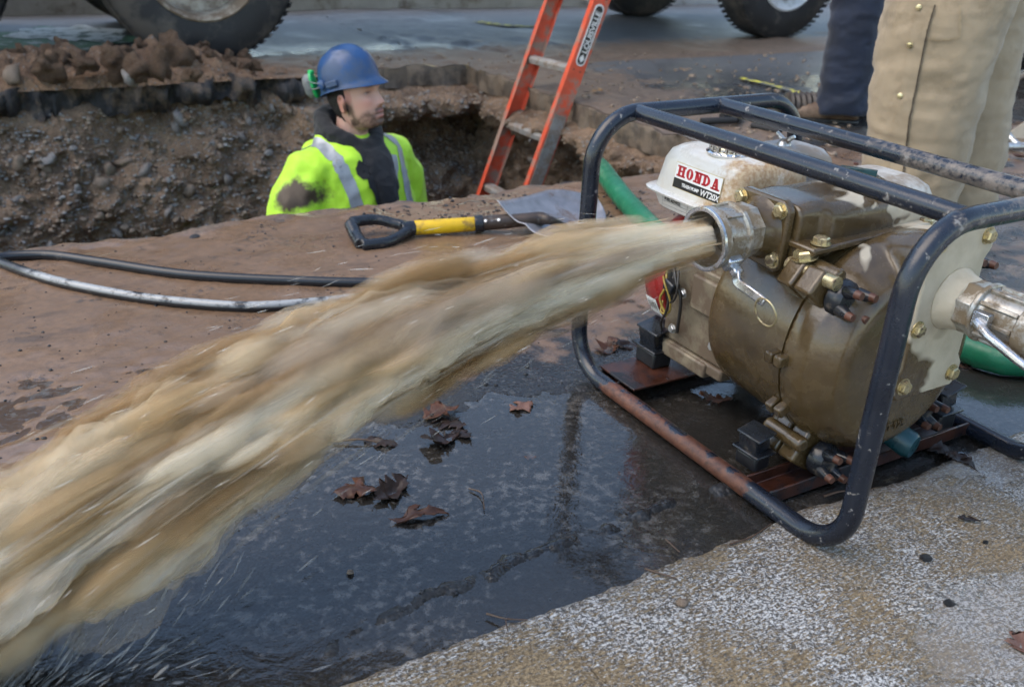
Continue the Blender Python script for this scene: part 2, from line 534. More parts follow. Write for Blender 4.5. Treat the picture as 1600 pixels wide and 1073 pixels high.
soil('ledge', (.085, .062, .045), (.205, .155, .115), 1.4)
def stone_mat(name, a, b):
    t = NT(name); o = t.obj(); n = t.noise(o, 9, 6, .6); n2 = t.noise(o, 60, 4)
    inf = t.n("ShaderNodeObjectInfo").outputs["Random"]
    c = t.mix(t.mapr(n, .3, .7), a, b); c = t.mix(t.mapr(inf, 0, 1, 0, .5), c, (.15, .11, .08))
    c = t.mix(t.mapr(n2, .52, .62), c, MUD_D)
    M[name] = t.pbr(c, t.mapr(n, .3, .7, .3, .75), 0, t.bump(n2, .5, .004))
stone_mat('stone_grey', (.13, .128, .125), (.30, .29, .28))
stone_mat('stone_tan', (.14, .10, .07), (.29, .22, .155))
M['asphalt_edge'] = simple('asphalt_edge', (.022, .021, .022), .55, var=.5, scale=40, bump=.9, bdist=.012, dirt=(.12, .085, .06), dirt_amt=.55, dirt_scale=9)
M['asphalt_cut'] = simple('asphalt_cut', (.085, .066, .05), .6, var=.4, scale=45, bump=.6, bdist=.006, dirt=(.16, .12, .085), dirt_amt=.75, dirt_scale=12)
M['crumb'] = simple('crumb', (.016, .016, .018), .45, var=.5, scale=80, bump=.8, bdist=.004)
M['kerb'] = simple('kerb', (.52, .52, .51), .65, var=.15, scale=8, bump=.4, bdist=.004, dirt=(.25, .22, .19), dirt_amt=.4, dirt_scale=3)

# pump paints and metals
t = NT("frame_paint"); o = t.obj()
n = t.noise(o, 26, 8, .7); n2 = t.noise(o, 110, 5, .65); big = t.noise(o, 7, 3)
xyz = t.sep(o)
chip = t.mapr(t.math('ADD', n2, t.math('MULTIPLY', t.math('SUBTRACT', n, .5), .9)), .68, .72)
rustzone = t.math('MULTIPLY', t.mapr(xyz[2], .040, .022), t.math('MULTIPLY', t.mapr(xyz[0], .06, .12), t.mapr(xyz[0], .47, .44)))
rustm = t.mapr(t.math('ADD', t.math('MULTIPLY', rustzone, .40), t.math('MULTIPLY', n, .7)), .58, .64)
dustz = t.math('MULTIPLY', t.mapr(xyz[2], .30, .455), t.mapr(t.math('ADD', xyz[1], t.math('MULTIPLY', xyz[0], .6)), .25, .55))
dustm = t.mapr(t.math('ADD', t.math('MULTIPLY', dustz, .22), t.math('ADD', t.math('MULTIPLY', n, .6), t.math('MULTIPLY', n2, .3))), .62, .72)
c = t.mix(t.mapr(big, .35, .65), (.0062, .0085, .015), (.011, .015, .025))
c = t.mix(t.math('MULTIPLY', dustm, .8), c, (.20, .165, .135))
c = t.mix(chip, c, (.19, .18, .17))
rust = t.mix(t.mapr(n2, .35, .65), (.050, .016, .009), (.135, .050, .025))
c = t.mix(rustm, c, rust)
r = t.mix(rustm, t.mapr(n, .3, .7, .16, .38), (.5, .5, .5)); r = t.mix(t.math('MAXIMUM', chip, dustm), r, (.6, .6, .6))
M['frame'] = t.pbr(c, r, 0, t.bump(t.math('ADD', t.math('MULTIPLY', n2, .5), t.math('MULTIPLY', chip, -.6)), .35, .0012), coat=t.math('MULTIPLY', t.math('SUBTRACT', 1.0, rustm), .12))

def casing(name, zlo, zhi, dry_bias):
    """cast casing painted khaki; dark and glossy where the spray has wetted it, pale and matt where still dry"""
    t = NT(name); o = t.obj(); xyz = t.sep(o)
    n = t.noise(o, 7.5, 3, .5, .9); f = t.noise(o, 170, 4, .6); n3 = t.noise(o, 35, 5)
    dry = t.math('ADD', t.mapr(xyz[2], zlo, zhi, -.16, .20), t.math('MULTIPLY', t.math('SUBTRACT', n, .5), 1.0))
    dry = t.math('ADD', dry, t.math('ADD', t.mapr(xyz[0], .30, .56, -.08, .16), t.mapr(xyz[1], .06, .30, -.10, .10)))
    drym = t.mapr(t.math('ADD', dry, dry_bias), .10, .135)
    wetc = t.mix(t.mapr(n3, .3, .7), (.056, .035, .014), (.092, .060, .025))
    dryc = t.mix(t.mapr(n3, .3, .7), (.40, .345, .255), (.50, .44, .335))
    c = t.mix(drym, wetc, dryc)
    c = t.mix(t.mapr(t.noise(o, 22, 7, .7), .66, .74), c, (.16, .115, .07))
    r = t.mix(drym, t.mapr(n3, .3, .7, .17, .33), (.52, .52, .52))
    M[name] = t.pbr(c, r, 0, t.bump(t.math('ADD', f, n3), .32, .0014), coat=t.math('MULTIPLY', t.math('SUBTRACT', 1.0, drym), .3), coat_rough=.12)
casing('casing', .25, .40, -.17)
casing('casing_top', .33, .42, -.09)
casing('casing_plate', .20, .36, .16)
M['brass'] = simple('brass', (.56, .47, .27), .3, .85, .2, 60, .15, dirt=(.12, .085, .05), dirt_amt=.45, dirt_scale=60)
M['zinc'] = simple('zinc', (.55, .55, .53), .32, .9, .15, 60, .15, dirt=(.15, .11, .08), dirt_amt=.4, dirt_scale=50)
M['alu'] = simple('alu', (.42, .40, .36), .34, .75, .25, 40, .3, .0015, dirt=(.17, .125, .075), dirt_amt=.75, dirt_scale=26)
M['alu_clean'] = simple('alu_clean', (.52, .53, .55), .25, .9, .15, 40, .15, dirt=(.2, .15, .1), dirt_amt=.3, dirt_scale=30)
M['chrome'] = simple('chrome', (.72, .72, .72), .12, 1, .08, 30, .05, dirt=(.28, .22, .16), dirt_amt=.45, dirt_scale=40)
M['white_paint'] = None
t = NT("tank_paint"); o = t.obj(); xyz = t.sep(o)
n = t.noise(o, 22, 8, .72); n2 = t.noise(o, 140, 4, .6); n3 = t.noise(o, 5, 3)
stain = t.math('ADD', t.math('MULTIPLY', n, 1.0), t.math('ADD', t.mapr(xyz[0], .07, .21, -.15, .34), t.mapr(xyz[2], .34, .405, .10, .0)))
sm = t.mapr(stain, .66, .84)
c = t.mix(t.mapr(n3, .3, .7), (.60, .575, .52), (.68, .655, .60))
c = t.mix(t.mapr(n, .55, .68, 0, .45), c, (.55, .47, .37))
c = t.mix(sm, c, t.mix(t.mapr(n2, .4, .62), (.36, .215, .10), (.50, .37, .22)))
M['tank'] = t.pbr(c, t.mix(sm, t.mapr(n, .3, .7, .22, .38), (.6, .6, .6)), 0, t.bump(t.math('ADD', n2, n), .14, .001), coat=.25)
M['cover_white'] = simple('cover_white', (.46, .44, .40), .5, 0, .12, 20, .15, dirt=(.27, .22, .165), dirt_amt=.85, dirt_scale=14)
M['cover_grey'] = simple('cover_grey', (.30, .30, .295), .5, 0, .15, 20, .15, dirt=(.22, .18, .14), dirt_amt=.6, dirt_scale=14)
M['red_cover'] = simple('red_cover', (.28, .018, .016), .3, 0, .2, 20, .1, dirt=(.12, .05, .03), dirt_amt=.45, coat=.3)
M['engine'] = simple('engine', (.20, .165, .115), .5, .35, .3, 30, .3, dirt=(.10, .07, .045), dirt_amt=.7, dirt_scale=24)
M['rubber'] = simple('rubber', (.011, .012, .014), .36, 0, .3, 40, .25, dirt=(.09, .07, .05), dirt_amt=.12)
M['black_plastic'] = simple('black_plastic', (.010, .012, .016), .28, 0, .3, 40, .2, dirt=(.10, .08, .06), dirt_amt=.2, dirt_scale=40)
M['knob_rust'] = simple('knob_rust', (.085, .032, .018), .5, 0, .4, 60, .3)
M['teal_plastic'] = simple('teal_plastic', (.010, .050, .060), .3, 0, .3, 40, .15)
M['rusty_steel'] = simple('rusty_steel', (.055, .019, .011), .34, .15, .55, 40, .5, .002, dirt=(.011, .012, .016), dirt_amt=.5, dirt_scale=18)
M['decal_red'] = simple('decal_red', (.44, .012, .020), .4, 0, .1, 90, .03)
M['decal_black'] = simple('decal_black', (.012, .011, .011), .4, 0, .2, 90, .03)
M['decal_white'] = simple('decal_white', (.78, .77, .74), .45, 0, .06, 90, .03, dirt=(.5, .44, .36), dirt_amt=.2)
M['decal_gold'] = simple('decal_gold', (.55, .42, .17), .45, 0, .1, 90, .03)
M['wire'] = simple('wire', (.28, .20, .035), .4, 0, .2, 60, .1)
M['wire_black'] = simple('wire_black', (.02, .018, .016), .4, 0, .2, 60, .1)

# water jet: opaque silty core and translucent strands, tone from the silt, some strands whitened as glints
def jet(name, alpha_attr):
    t = NT(name); c = t.attr("tone", "Color")
    p = t.n("ShaderNodeBsdfPrincipled"); t.l(c, p.inputs["Base Color"]); p.inputs["Roughness"].default_value = .35
    p.inputs["Specular IOR Level"].default_value = .25
    tl = t.n("ShaderNodeBsdfTranslucent"); t.l(c, tl.inputs["Color"])
    mx = t.n("ShaderNodeMixShader"); mx.inputs[0].default_value = .38
    t.l(p.outputs[0], mx.inputs[1]); t.l(tl.outputs[0], mx.inputs[2])
    if alpha_attr:
        tr = t.n("ShaderNodeBsdfTransparent"); m2 = t.n("ShaderNodeMixShader")
        t.l(t.attr("alpha"), m2.inputs[0]); t.l(tr.outputs[0], m2.inputs[1]); t.l(mx.outputs[0], m2.inputs[2])
        t.l(m2.outputs[0], t.out.inputs["Surface"])
    else:
        t.l(mx.outputs[0], t.out.inputs["Surface"])
    M[name] = t.m
jet('jet_core', True); jet('jet_strand', True)

# hoses
def hose_mat(name, base, rough, band=None):
    t = NT(name); o = t.obj(); n = t.noise(o, 24, 8, .7); n2 = t.noise(o, 90, 4)
    c = t.mix(t.mapr(n, .3, .7), tuple(x * .75 for x in base), tuple(x * 1.3 for x in base))
    c = t.mix(t.mapr(n, .56, .66, 0, .6), c, (.20, .16, .12) if band is None else band)
    M[name] = t.pbr(c, t.mapr(n2, .3, .7, rough - .08, rough + .15), 0, t.bump(n2, .2, .001))
hose_mat('green_hose', (.008, .135, .062), .38, (.12, .20, .13))
hose_mat('black_hose', (.010, .011, .014), .34, (.10, .085, .07))
t = NT("printed_hose"); o = t.obj(); n = t.noise(o, 20, 8, .72); pr = t.attr("print")
c = t.mix(t.math('MULTIPLY', pr, t.mapr(n, .40, .50)), (.012, .013, .016), (.33, .33, .32))
c = t.mix(t.mapr(n, .60, .68, 0, .6), c, (.12, .10, .08))
M['printed_hose'] = t.pbr(c, .32, 0, t.bump(n, .2, .001))

# ladder, shovel
M['ladder_orange'] = simple('ladder_orange', (.62, .085, .035), .5, 0, .16, 16, .2, dirt=(.30, .20, .15), dirt_amt=.55, dirt_scale=9)
M['ladder_alu'] = simple('ladder_alu', (.36, .35, .33), .5, .4, .2, 24, .2, dirt=(.24, .19, .15), dirt_amt=.7, dirt_scale=20)
M['yellow_paint'] = simple('yellow_paint', (.72, .44, .010), .38, 0, .12, 30, .1, dirt=(.34, .20, .03), dirt_amt=.45, dirt_scale=22)
M['shovel_steel'] = simple('shovel_steel', (.25, .245, .26), .38, .5, .3, 20, .2, dirt=(.11, .07, .05), dirt_amt=.35, dirt_scale=12)
M['shovel_shaft'] = simple('shovel_shaft', (.050, .034, .026), .42, .2, .4, 26, .3, dirt=(.26, .25, .24), dirt_amt=.2, dirt_scale=22)

# cloth and people
def cloth(name, base, attr=None, rough=.85, var=.14, weave=900, sheen=.15, stain=None, amt=.4, sscale=6):
    t = NT(name); o = t.obj(); n = t.noise(o, 9, 5, .6); w = t.noise(o, weave, 2)
    c = t.mix(t.mapr(n, .3, .7), tuple(x * (1 - var) for x in base), tuple(min(1, x * (1 + var)) for x in base))
    if stain is not None:
        c = t.mix(t.mapr(t.noise(o, sscale, 7, .7), .64 - .2 * amt, .74 - .1 * amt, 0, .75), c, stain)
    if attr: c = t.mix(t.mapr(t.math('ADD', t.attr(attr), t.math('MULTIPLY', t.math('SUBTRACT', t.noise(o, 30, 7, .7), .5), 1.2)), .35, .75), c, (.070, .044, .022))
    M[name] = t.pbr(c, rough, 0, t.bump(t.math('ADD', t.noise(o, 16, 5, .6), t.math('MULTIPLY', w, .15)), .35, .006), sheen=sheen)
cloth('hivis', (.47, .80, .03), 'mudstain', .6, .08)
cloth('hivis_plain', (.47, .80, .03), None, .6, .08)
M['reflective'] = simple('reflective', (.33, .345, .36), .42, .25, .15, 30, .25, .002, dirt=(.24, .22, .17), dirt_amt=.3)
cloth('black_cloth', (.010, .010, .012), None, .85, .3)
cloth('navy_cloth', (.0045, .0105, .028), None, .8, .35, stain=(.014, .020, .034), amt=.3)
cloth('tan_cloth', (.315, .242, .156), None, .85, .10, stain=(.20, .15, .09), amt=.55, sscale=7)
M['tan_thread'] = simple('tan_thread', (.30, .23, .14), .8, 0, .1, 60, .1)
M['boot'] = simple('boot', (.095, .055, .032), .6, 0, .3, 30, .3, dirt=MUD, dirt_amt=.6)
M['hat_blue'] = simple('hat_blue', (.016, .062, .175), .36, 0, .15, 18, .12, dirt=(.045, .075, .14), dirt_amt=.6, dirt_scale=7)
M['muff_grey'] = simple('muff_grey', (.16, .17, .17), .45, 0, .15, 30, .1)
M['muff_green'] = simple('muff_green', (.012, .42, .10), .4, 0, .15, 30, .1)
M['hair'] = simple('hair', (.012, .009, .007), .6, 0, .4, 120, .8, .006)
t = NT("skin"); c = t.attr("skin", "Color"); o = t.obj()
M['skin'] = t.pbr(c, t.mapr(t.noise(o, 40, 4), .3, .7, .38, .55), 0, t.bump(t.noise(o, 160, 4), .12, .001), sss=.08)

# vehicles, leaves, bits
M['tyre'] = simple('tyre', (.020, .020, .021), .62, 0, .3, 8, .3, .004, dirt=(.085, .072, .060), dirt_amt=.55, dirt_scale=3)
M['rim_tan'] = simple('rim_tan', (.38, .33, .26), .55, 0, .15, 8, .2, dirt=(.17, .125, .085), dirt_amt=.75, dirt_scale=7)
M['rim_white'] = simple('rim_white', (.55, .55, .54), .4, .1, .1, 8, .1, dirt=(.28, .25, .21), dirt_amt=.4, dirt_scale=6)
M['chassis'] = simple('chassis', (.013, .013, .014), .7, 0, .4, 6, .3, .004, dirt=(.05, .04, .03), dirt_amt=.4, dirt_scale=4)
M['cab_white'] = simple('cab_white', (.62, .63, .64), .3, 0, .06, 3, .02, coat=.4)
M['cab_grey'] = simple('cab_grey', (.16, .17, .18), .3, .3, .06, 3, .02, coat=.4)
M['glass'] = simple('glass', (.02, .025, .03), .05, 0, .1, 3, .0, spec=.8)
def leaf_mat(name, a, b):
    t = NT(name); o = t.obj(); n = t.noise(o, 40, 6, .65); inf = t.n("ShaderNodeObjectInfo").outputs["Random"]
    c = t.mix(t.mapr(n, .3, .7), a, b); c = t.mix(t.mapr(inf, 0, 1, 0, .4), c, (.030, .016, .010))
    M[name] = t.pbr(c, .42, 0, t.bump(n, .6, .004), spec=.35)
leaf_mat('leaf_rust', (.032, .012, .006), (.110, .040, .016))
leaf_mat('leaf_dark', (.008, .005, .004), (.034, .017, .011))
leaf_mat('leaf_pink', (.12, .058, .040), (.20, .105, .075))
leaf_mat('leaf_yellow', (.28, .14, .03), (.42, .23, .06))
M['twig'] = simple('twig', (.085, .05, .03), .4, 0, .4, 60, .4)
M['card'] = simple('card', (.44, .37, .28), .8, 0, .1, 12, .1)
M['paint_yellow'] = simple('paint_yellow', (.55, .50, .035), .7, 0, .3, 25, .3, dirt=(.10, .10, .10), dirt_amt=.75, dirt_scale=22)
M['paint_blue'] = simple('paint_blue', (.17, .42, .62), .7, 0, .3, 25, .3, dirt=(.12, .12, .13), dirt_amt=.6, dirt_scale=16)
M['paint_white'] = simple('paint_white', (.68, .70, .70), .7, 0, .1, 25, .3, dirt=(.05, .09, .06), dirt_amt=.5, dirt_scale=9)
M['paint_green'] = simple('paint_green', (.045, .14, .060), .7, 0, .4, 25, .3, dirt=(.5, .53, .5), dirt_amt=.35, dirt_scale=10)
M['corr_pipe'] = simple('corr_pipe', (.030, .022, .018), .5, 0, .4, 20, .3, dirt=(.10, .075, .055), dirt_amt=.5)
# ------------------------------------------------------------------ the street and the trench
PU0, PU1, PV0, PV1 = -2.5, 2.26, 2.28, 4.38      # trench outline in street coordinates
WATER_Z = -0.0016
def street(o):
    o.rotation_euler = (0, 0, STREET_ROT); return o
def shore(u):
    return np.interp(u, [-1.5, -.5, -.08, .22, .45, 1.0, 1.1, 1.35, 1.7, 2.3], [.95, .92, 1.0, 1.10, 1.225, 1.225, 1.13, 1.05, .93, .80])
def edge_field(u, v):
    """ragged trench edge: sideways shift that dies away from the trench"""
    du = np.maximum(np.maximum(PU0 - u, u - PU1), 0); dv = np.maximum(np.maximum(PV0 - v, v - PV1), 0)
    f = np.exp(-(np.hypot(du, dv) / .10) ** 2)
    a = fbm(u * 5, v * 5, oct=5, seed=3) * .022 * f
    b = fbm(u * 5, v * 5, oct=5, seed=9) * .030 * f
    return u + a, v + b
def road_h(u, v):
    d = v - shore(u)
    z = np.clip(d * .035, -.0075, .0035) + fbm(u * 9, v * 9, oct=4, seed=21) * .0017 + fbm(u * 38, v * 38, oct=2, seed=5) * .0006
    film = .92 * np.exp(-(((u - .04) / .42) ** 2 + ((v - 1.47) / .20) ** 2)) + .8 * np.exp(-(((u - 1.12) / .26) ** 2 + ((v - 1.42) / .2) ** 2))
    z = z - film * .0046 + np.clip(film, 0, 1) * fbm(u * 30, v * 45, oct=3, seed=6) * .0024
    seam = np.exp(-((v - .805 - .10 * (u - .5) * (u < .5) - .012 * fbm(u * 9, u * 0, oct=4, seed=2)) / .014) ** 2) * sstep(.12, .25, u) * (1 - sstep(1.05, 1.2, u)) * (v < 1.0)
    z = z + seam * np.clip(.007 + .013 * fbm(u * 34, v * 34, oct=3, seed=7), 0, .014)
    near_pit = np.exp(-((np.maximum(PV0 - v, 0)) / .10) ** 2) * (v < PV0 + .2)
    z = z + near_pit * (fbm(u * 14, v * 14, oct=4, seed=31) * .006)
    far = sstep(2.2, 2.5, v)
    loose = far * np.exp(-(np.minimum(np.abs(u - PU1) + 0 * v, 3) / .9) ** 2) * (u > PU1 - .05) + far * (v > PV1 - .05) * np.exp(-((v - PV1) / .7) ** 2)
    z = z * (1 - far) + far * .001 + np.clip(loose, 0, 1) * (fbm(u * 7, v * 7, oct=5, seed=41) * .012 + .010)
    return z
def fields(u, v):
    mud = sstep(-.10, .16, v - shore(u)) * .95
    mud = mud * (1 - .45 * sstep(.55, .75, u) * (1 - sstep(1.25, 1.7, v)))
    mud = np.where(v > 2.35, .62 * np.exp(-((v - 2.35) / 2.2)), mud)
    mud = mud * np.where(u > 2.6, .62, 1)
    dirt = np.exp(-((v - PV1) / .75) ** 2) * (v > PV1 - .1) * .85
    r = np.exp(-(np.maximum(u - PU1, 0) / .85) ** 2) * (u > PU1 - .1) * sstep(1.9, 2.7, v) * (1 - sstep(4.6, 5.1, v)) * .9
    dirt = np.maximum(dirt, r)
    dirt = np.maximum(dirt, .5 * np.exp(-((v - PV0) / .07) ** 2))
    dry = sstep(3.2, 4.2, v) * sstep(PU1 - .2, PU1 + .7, u) + sstep(5.0, 5.5, v)
    return mud, dirt, np.clip(dry, 0, 1)
def grid(us, vs):
    uu, vv = np.meshgrid(us, vs, indexing='ij')
    n, m = uu.shape
    idx = np.arange(n * m).reshape(n, m)
    F = np.stack([idx[:-1, :-1], idx[1:, :-1], idx[1:, 1:], idx[:-1, 1:]], -1).reshape(-1, 4)
    return uu.ravel(), vv.ravel(), F
def lin(a, b, step): return np.linspace(a, b, max(2, int(round((b - a) / step)) + 1))
UA = np.concatenate([lin(PU0, -.6, .03)[:-1], lin(-.6, 2.0, .008)[:-1], lin(2.0, PU1, .02)])
VA = lin(.68, PV0, .0085)
UB = np.concatenate([lin(PU1, 4.4, .028)[:-1], lin(4.4, 8, .12)])
VB = np.concatenate([lin(.68, PV0, .05)[:-1], lin(PV0, PV1, .03)[:-1], lin(PV1, 6.96, .06)])
UC = lin(PU0, PU1, .028); VC = np.concatenate([lin(PV1, 5.4, .03)[:-1], lin(5.4, 6.96, .1)])
parts = [grid(UA, VA), grid(UB, VB), grid(UC, VC), grid(np.array([8, 20, 60.]), lin(.68, 6.96, 1.0)), grid(np.array([-60, -20, -6, PU0]), lin(.68, 6.96, .5))]
Us, Vs, Fs, off = [], [], [], 0
for u, v, F in parts:
    Us.append(u); Vs.append(v); Fs.append(F + off); off += len(u)
Uq, Vq, Fq = np.concatenate(Us), np.concatenate(Vs), np.concatenate(Fs)
Zq = road_h(Uq, Vq)
U2, V2 = edge_field(Uq, Vq)
me = np_mesh("road", np.stack([U2, V2, Zq], 1), Fq)
mud, dirt, dry = fields(Uq, Vq)
fattr(me, "mud", mud); fattr(me, "dirt", dirt); fattr(me, "dry", dry); fattr(me, "under", ((Zq < WATER_Z) & (Vq < 1.95) & (Uq < 2.6)).astype(float))
road = street(link("road", me, M['road'])); tag(road, "wet asphalt road filmed with brown silt around the dug trench", "road", kind="structure")

# standing water
u, v, F = grid(lin(-2.4, 2.6, .02), lin(.685, 1.95, .02))
me = np_mesh("puddle", np.stack([u, v, np.full_like(u, WATER_Z)], 1), F)
chop = np.exp(-(((u + .02) / .26) ** 2 + ((v - .86) / .2) ** 2)) + .28 * np.exp(-(((u - .90) / .16) ** 2 + ((v - .88) / .13) ** 2)) + .12
silt = 1 - sstep(.6, .95, u) * .75
fattr(me, "chop", np.clip(chop, 0, 1)); fattr(me, "silt", silt)
pud = street(link("puddle", me, M['water'])); tag(pud, "shallow blue-grey puddle lying along the gutter edge", "puddle", kind="structure")

# gutter of two concrete slabs with a silted joint between them
def slab(u0, u1, joint_side):
    us = np.concatenate([lin(u0, max(u0, -.4), .1)[:-1], lin(max(u0, -.4), min(u1, 2.0), .009), lin(min(u1, 2.0), u1, .1)[1:]]) if u1 > -.4 else lin(u0, u1, .1)
    vs = np.concatenate([lin(.0, .3, .03)[:-1], lin(.3, .705, .009), [.706, .712]])
    uu, vv, F = grid(us, vs)
    v2 = vv + (vv > .5) * (sstep(.5, .705, vv)) * (fbm(uu * 6, uu * 0 + 2, oct=6, seed=8, gain=.66) * .0085)
    z = .0035 + .030 * (.71 - vv) + fbm(uu * 6, vv * 6, oct=4, seed=12) * .0022 + fbm(uu * 60, vv * 140, oct=2, seed=14) * .0011
    z = z + fbm(uu * 120, vv * 120, oct=2, seed=15) * .0008
    z = np.where(vv > .7055, -.02, z)
    dj = (uu - u0) if joint_side < 0 else (u1 - uu)
    jn = fbm(vv * 14, vv * 0, oct=5, seed=4) * .004
    z = z - .003 * np.exp(-((dj + jn) / .003) ** 2)
    me = np_mesh("concrete_slab", np.stack([uu + np.exp(-(dj / .05) ** 2) * fbm(vv * 9, vv * 0 + 5, oct=4, seed=6) * .006, v2, z], 1), F)
    wet = np.exp(-(((uu - .98) / .24) ** 2 + ((vv - .42) / .085) ** 2)) * 1.0 + .75 * np.exp(-(((uu - 1.35) / .3) ** 2 + ((vv - .66) / .12) ** 2)) + .5 * np.exp(-((vv - .70) / .015) ** 2)
    fattr(me, "wet", np.clip(wet, 0, 1))
    return me
u, v, F = grid(np.array([-60., -3, 4, 60.]), np.array([0., .69]))
bed = street(link("gutter", np_mesh("gutter", np.stack([u, v, np.full_like(u, -.014)], 1), F), M['ledge'])); tag(bed, "pale rough concrete gutter beside the puddle", "gutter", kind="structure")
link("concrete_slab", slab(.4803, 7.0, -1), M['gutter'], bed); link("concrete_slab", slab(-5.0, .4797, 1), M['gutter'], bed)

def strip(name, u0, u1, v0, v1, z0, z1, mat, label, cat, step=3.0, bev=.015):
    mb = MB(); mb.box(((u0 + u1) / 2, (v0 + v1) / 2, (z0 + z1) / 2), (u1 - u0, v1 - v0, z1 - z0))
    o = street(mb.build(name, mat, bevel=bev)); tag(o, label, cat, kind="structure"); return o
strip("near_pavement", -60, 60, -4, -.153, -.3, .115, M['kerb'], "concrete pavement behind the near kerb", "pavement")
strip("near_kerb", -60, 60, -.15, .0, -.3, .118, M['kerb'], "concrete kerb of the near side of the street", "kerb")
far_k = strip("far_kerb", -60, 60, 6.965, 7.12, -.3, .14, M['kerb'], "pale concrete kerb on the far side of the street", "kerb")
strip("far_pavement", -60, 60, 7.123, 8.7, -.3, .135, M['kerb'], "pale concrete pavement on the far side of the street", "pavement")
u, v, F = grid(lin(-150, 150, 10), lin(8.70, 250, 12))
M['lawn'] = simple('lawn', (.05, .075, .025), .9, 0, .4, 4, .6, .03, dirt=(.11, .085, .05), dirt_amt=.5, dirt_scale=1.5)
o = street(link("verge", np_mesh("verge", np.stack([u, v, np.full_like(u, .11)], 1), F), M['lawn'])); tag(o, "grass verge beyond the far pavement", "verge", kind="structure")
u, v, F = grid(lin(-150, 150, 10), lin(-150, -4, 12))
o = street(link("near_verge", np_mesh("near_verge", np.stack([u, v, np.full_like(u, .10)], 1), F), M['lawn'])); tag(o, "grass verge behind the near pavement", "verge", kind="structure")

# locating marks sprayed on the road
def ribbon_on_road(name, pts, width, mat, label, z=.016, seed=0):
    P = bez([to_uv(ground(*p)) + (0,) for p in pts], 14); vs, fs = [], []
    for i, p in enumerate(P):
        a, b = P[max(0, i - 1)], P[min(len(P) - 1, i + 1)]; tn = (b - a).normalized(); nn = Vector((-tn.y, tn.x, 0))
        w = width * (.75 + .5 * random.random())
        vs += [p + nn * w / 2 + Vector((0, 0, z)), p - nn * w / 2 + Vector((0, 0, z))]
    for i in range(len(P) - 1): fs.append((2 * i, 2 * i + 1, 2 * i + 3, 2 * i + 2))
    mb = MB(); mb.add(vs, fs); o = street(mb.build(name, mat)); tag(o, label, "road marking"); return o
ribbon_on_road("paint_mark", [(1158, 127), (1205, 138), (1250, 151)], .05, M['paint_yellow'], "short yellow sprayed line on the grey asphalt beyond the pump")
ribbon_on_road("paint_mark", [(1255, 154), (1280, 158), (1300, 160)], .07, M['paint_blue'], "pale blue sprayed mark beside the navy trousers")
ribbon_on_road("paint_mark", [(745, 36), (790, 42), (835, 44)], .10, M['paint_yellow'], "faint yellow sprayed streak on the road under the truck", z=.010)
def patch(name, c, r, mat, label, z):
    p = to_uv(ground(*c)); n = 40
    out = [(p[0] + r[0] * math.cos(k * 2 * math.pi / n) * (1 + .35 * float(fbm(np.array([math.cos(k * .157) * 2.0]), np.array([math.sin(k * .157) * 2.0]), seed=int(c[0]))[0])), p[1] + r[1] * math.sin(k * 2 * math.pi / n) * (1 + .3 * random.uniform(-1, 1)), z) for k in range(n)]
    mb = MB(); mb.add(out, [tuple(range(n))]); o = street(mb.build(name, mat)); tag(o, label, "road marking"); return o
patch("paint_mark", (95, 62), (.45, .42), M['paint_green'], "green sprayed patch on the road between the truck's wheels", .009)
patch("paint_mark", (118, 56), (.30, .34), M['paint_white'], "white sprayed patch over the green one between the truck's wheels", .013)

# trench: soil walls, broken asphalt edges, stones
def prof(knots, n):
    k = np.array(knots, float); s = np.concatenate([[0], np.cumsum(np.hypot(np.diff(k[:, 0]), np.diff(k[:, 1])))])
    q = np.linspace(0, s[-1], n); return np.interp(q, s, k[:, 0]), np.interp(q, s, k[:, 1])
NR = 110
pl_l = prof([(-.03, -.07), (.02, -.10), (.06, -.17), (.13, -.28), (.22, -.42), (.30, -.65), (.36, -1.0), (.42, -1.52)], NR)
pl_r = prof([(-.03, -.07), (.01, -.092), (.20, -.102), (.27, -.115), (.275, -.165), (.10, -.20), (-.06, -.27), (-.05, -.36), (.10, -.46), (.26, -.56), (.33, -.9), (.40, -1.52)], NR)
us = lin(PU0, PU1 + .26, .014)
uu, rr = np.meshgrid(us, np.arange(NR), indexing='ij')
w = sstep(1.25, 1.62, uu + .06 * fbm(us * 4, us * 0, seed=2)[:, None])
dd = pl_l[0][None, :] * (1 - w) + pl_r[0][None, :] * w
zz = pl_l[1][None, :] * (1 - w) + pl_r[1][None, :] * w
ramp_in = np.minimum(np.arange(NR) / 6.0, 1)[None, :]
dd = dd + ramp_in * (fbm(uu * 3.2, zz * 4.5, oct=3, seed=51) * .055 + fbm(uu * 11, zz * 13, dd * 9, oct=5, seed=55, gain=.6) * .036)
zz = zz + ramp_in * fbm(uu * 12, zz * 12 + 7, dd * 8, oct=4, seed=58) * .022
n, m = uu.shape; idx = np.arange(n * m).reshape(n, m)
Ff = np.stack([idx[:-1, :-1], idx[:-1, 1:], idx[1:, 1:], idx[1:, :-1]], -1).reshape(-1, 4)
Vf = np.stack([uu.ravel(), (PV1 - dd).ravel(), zz.ravel()], 1)
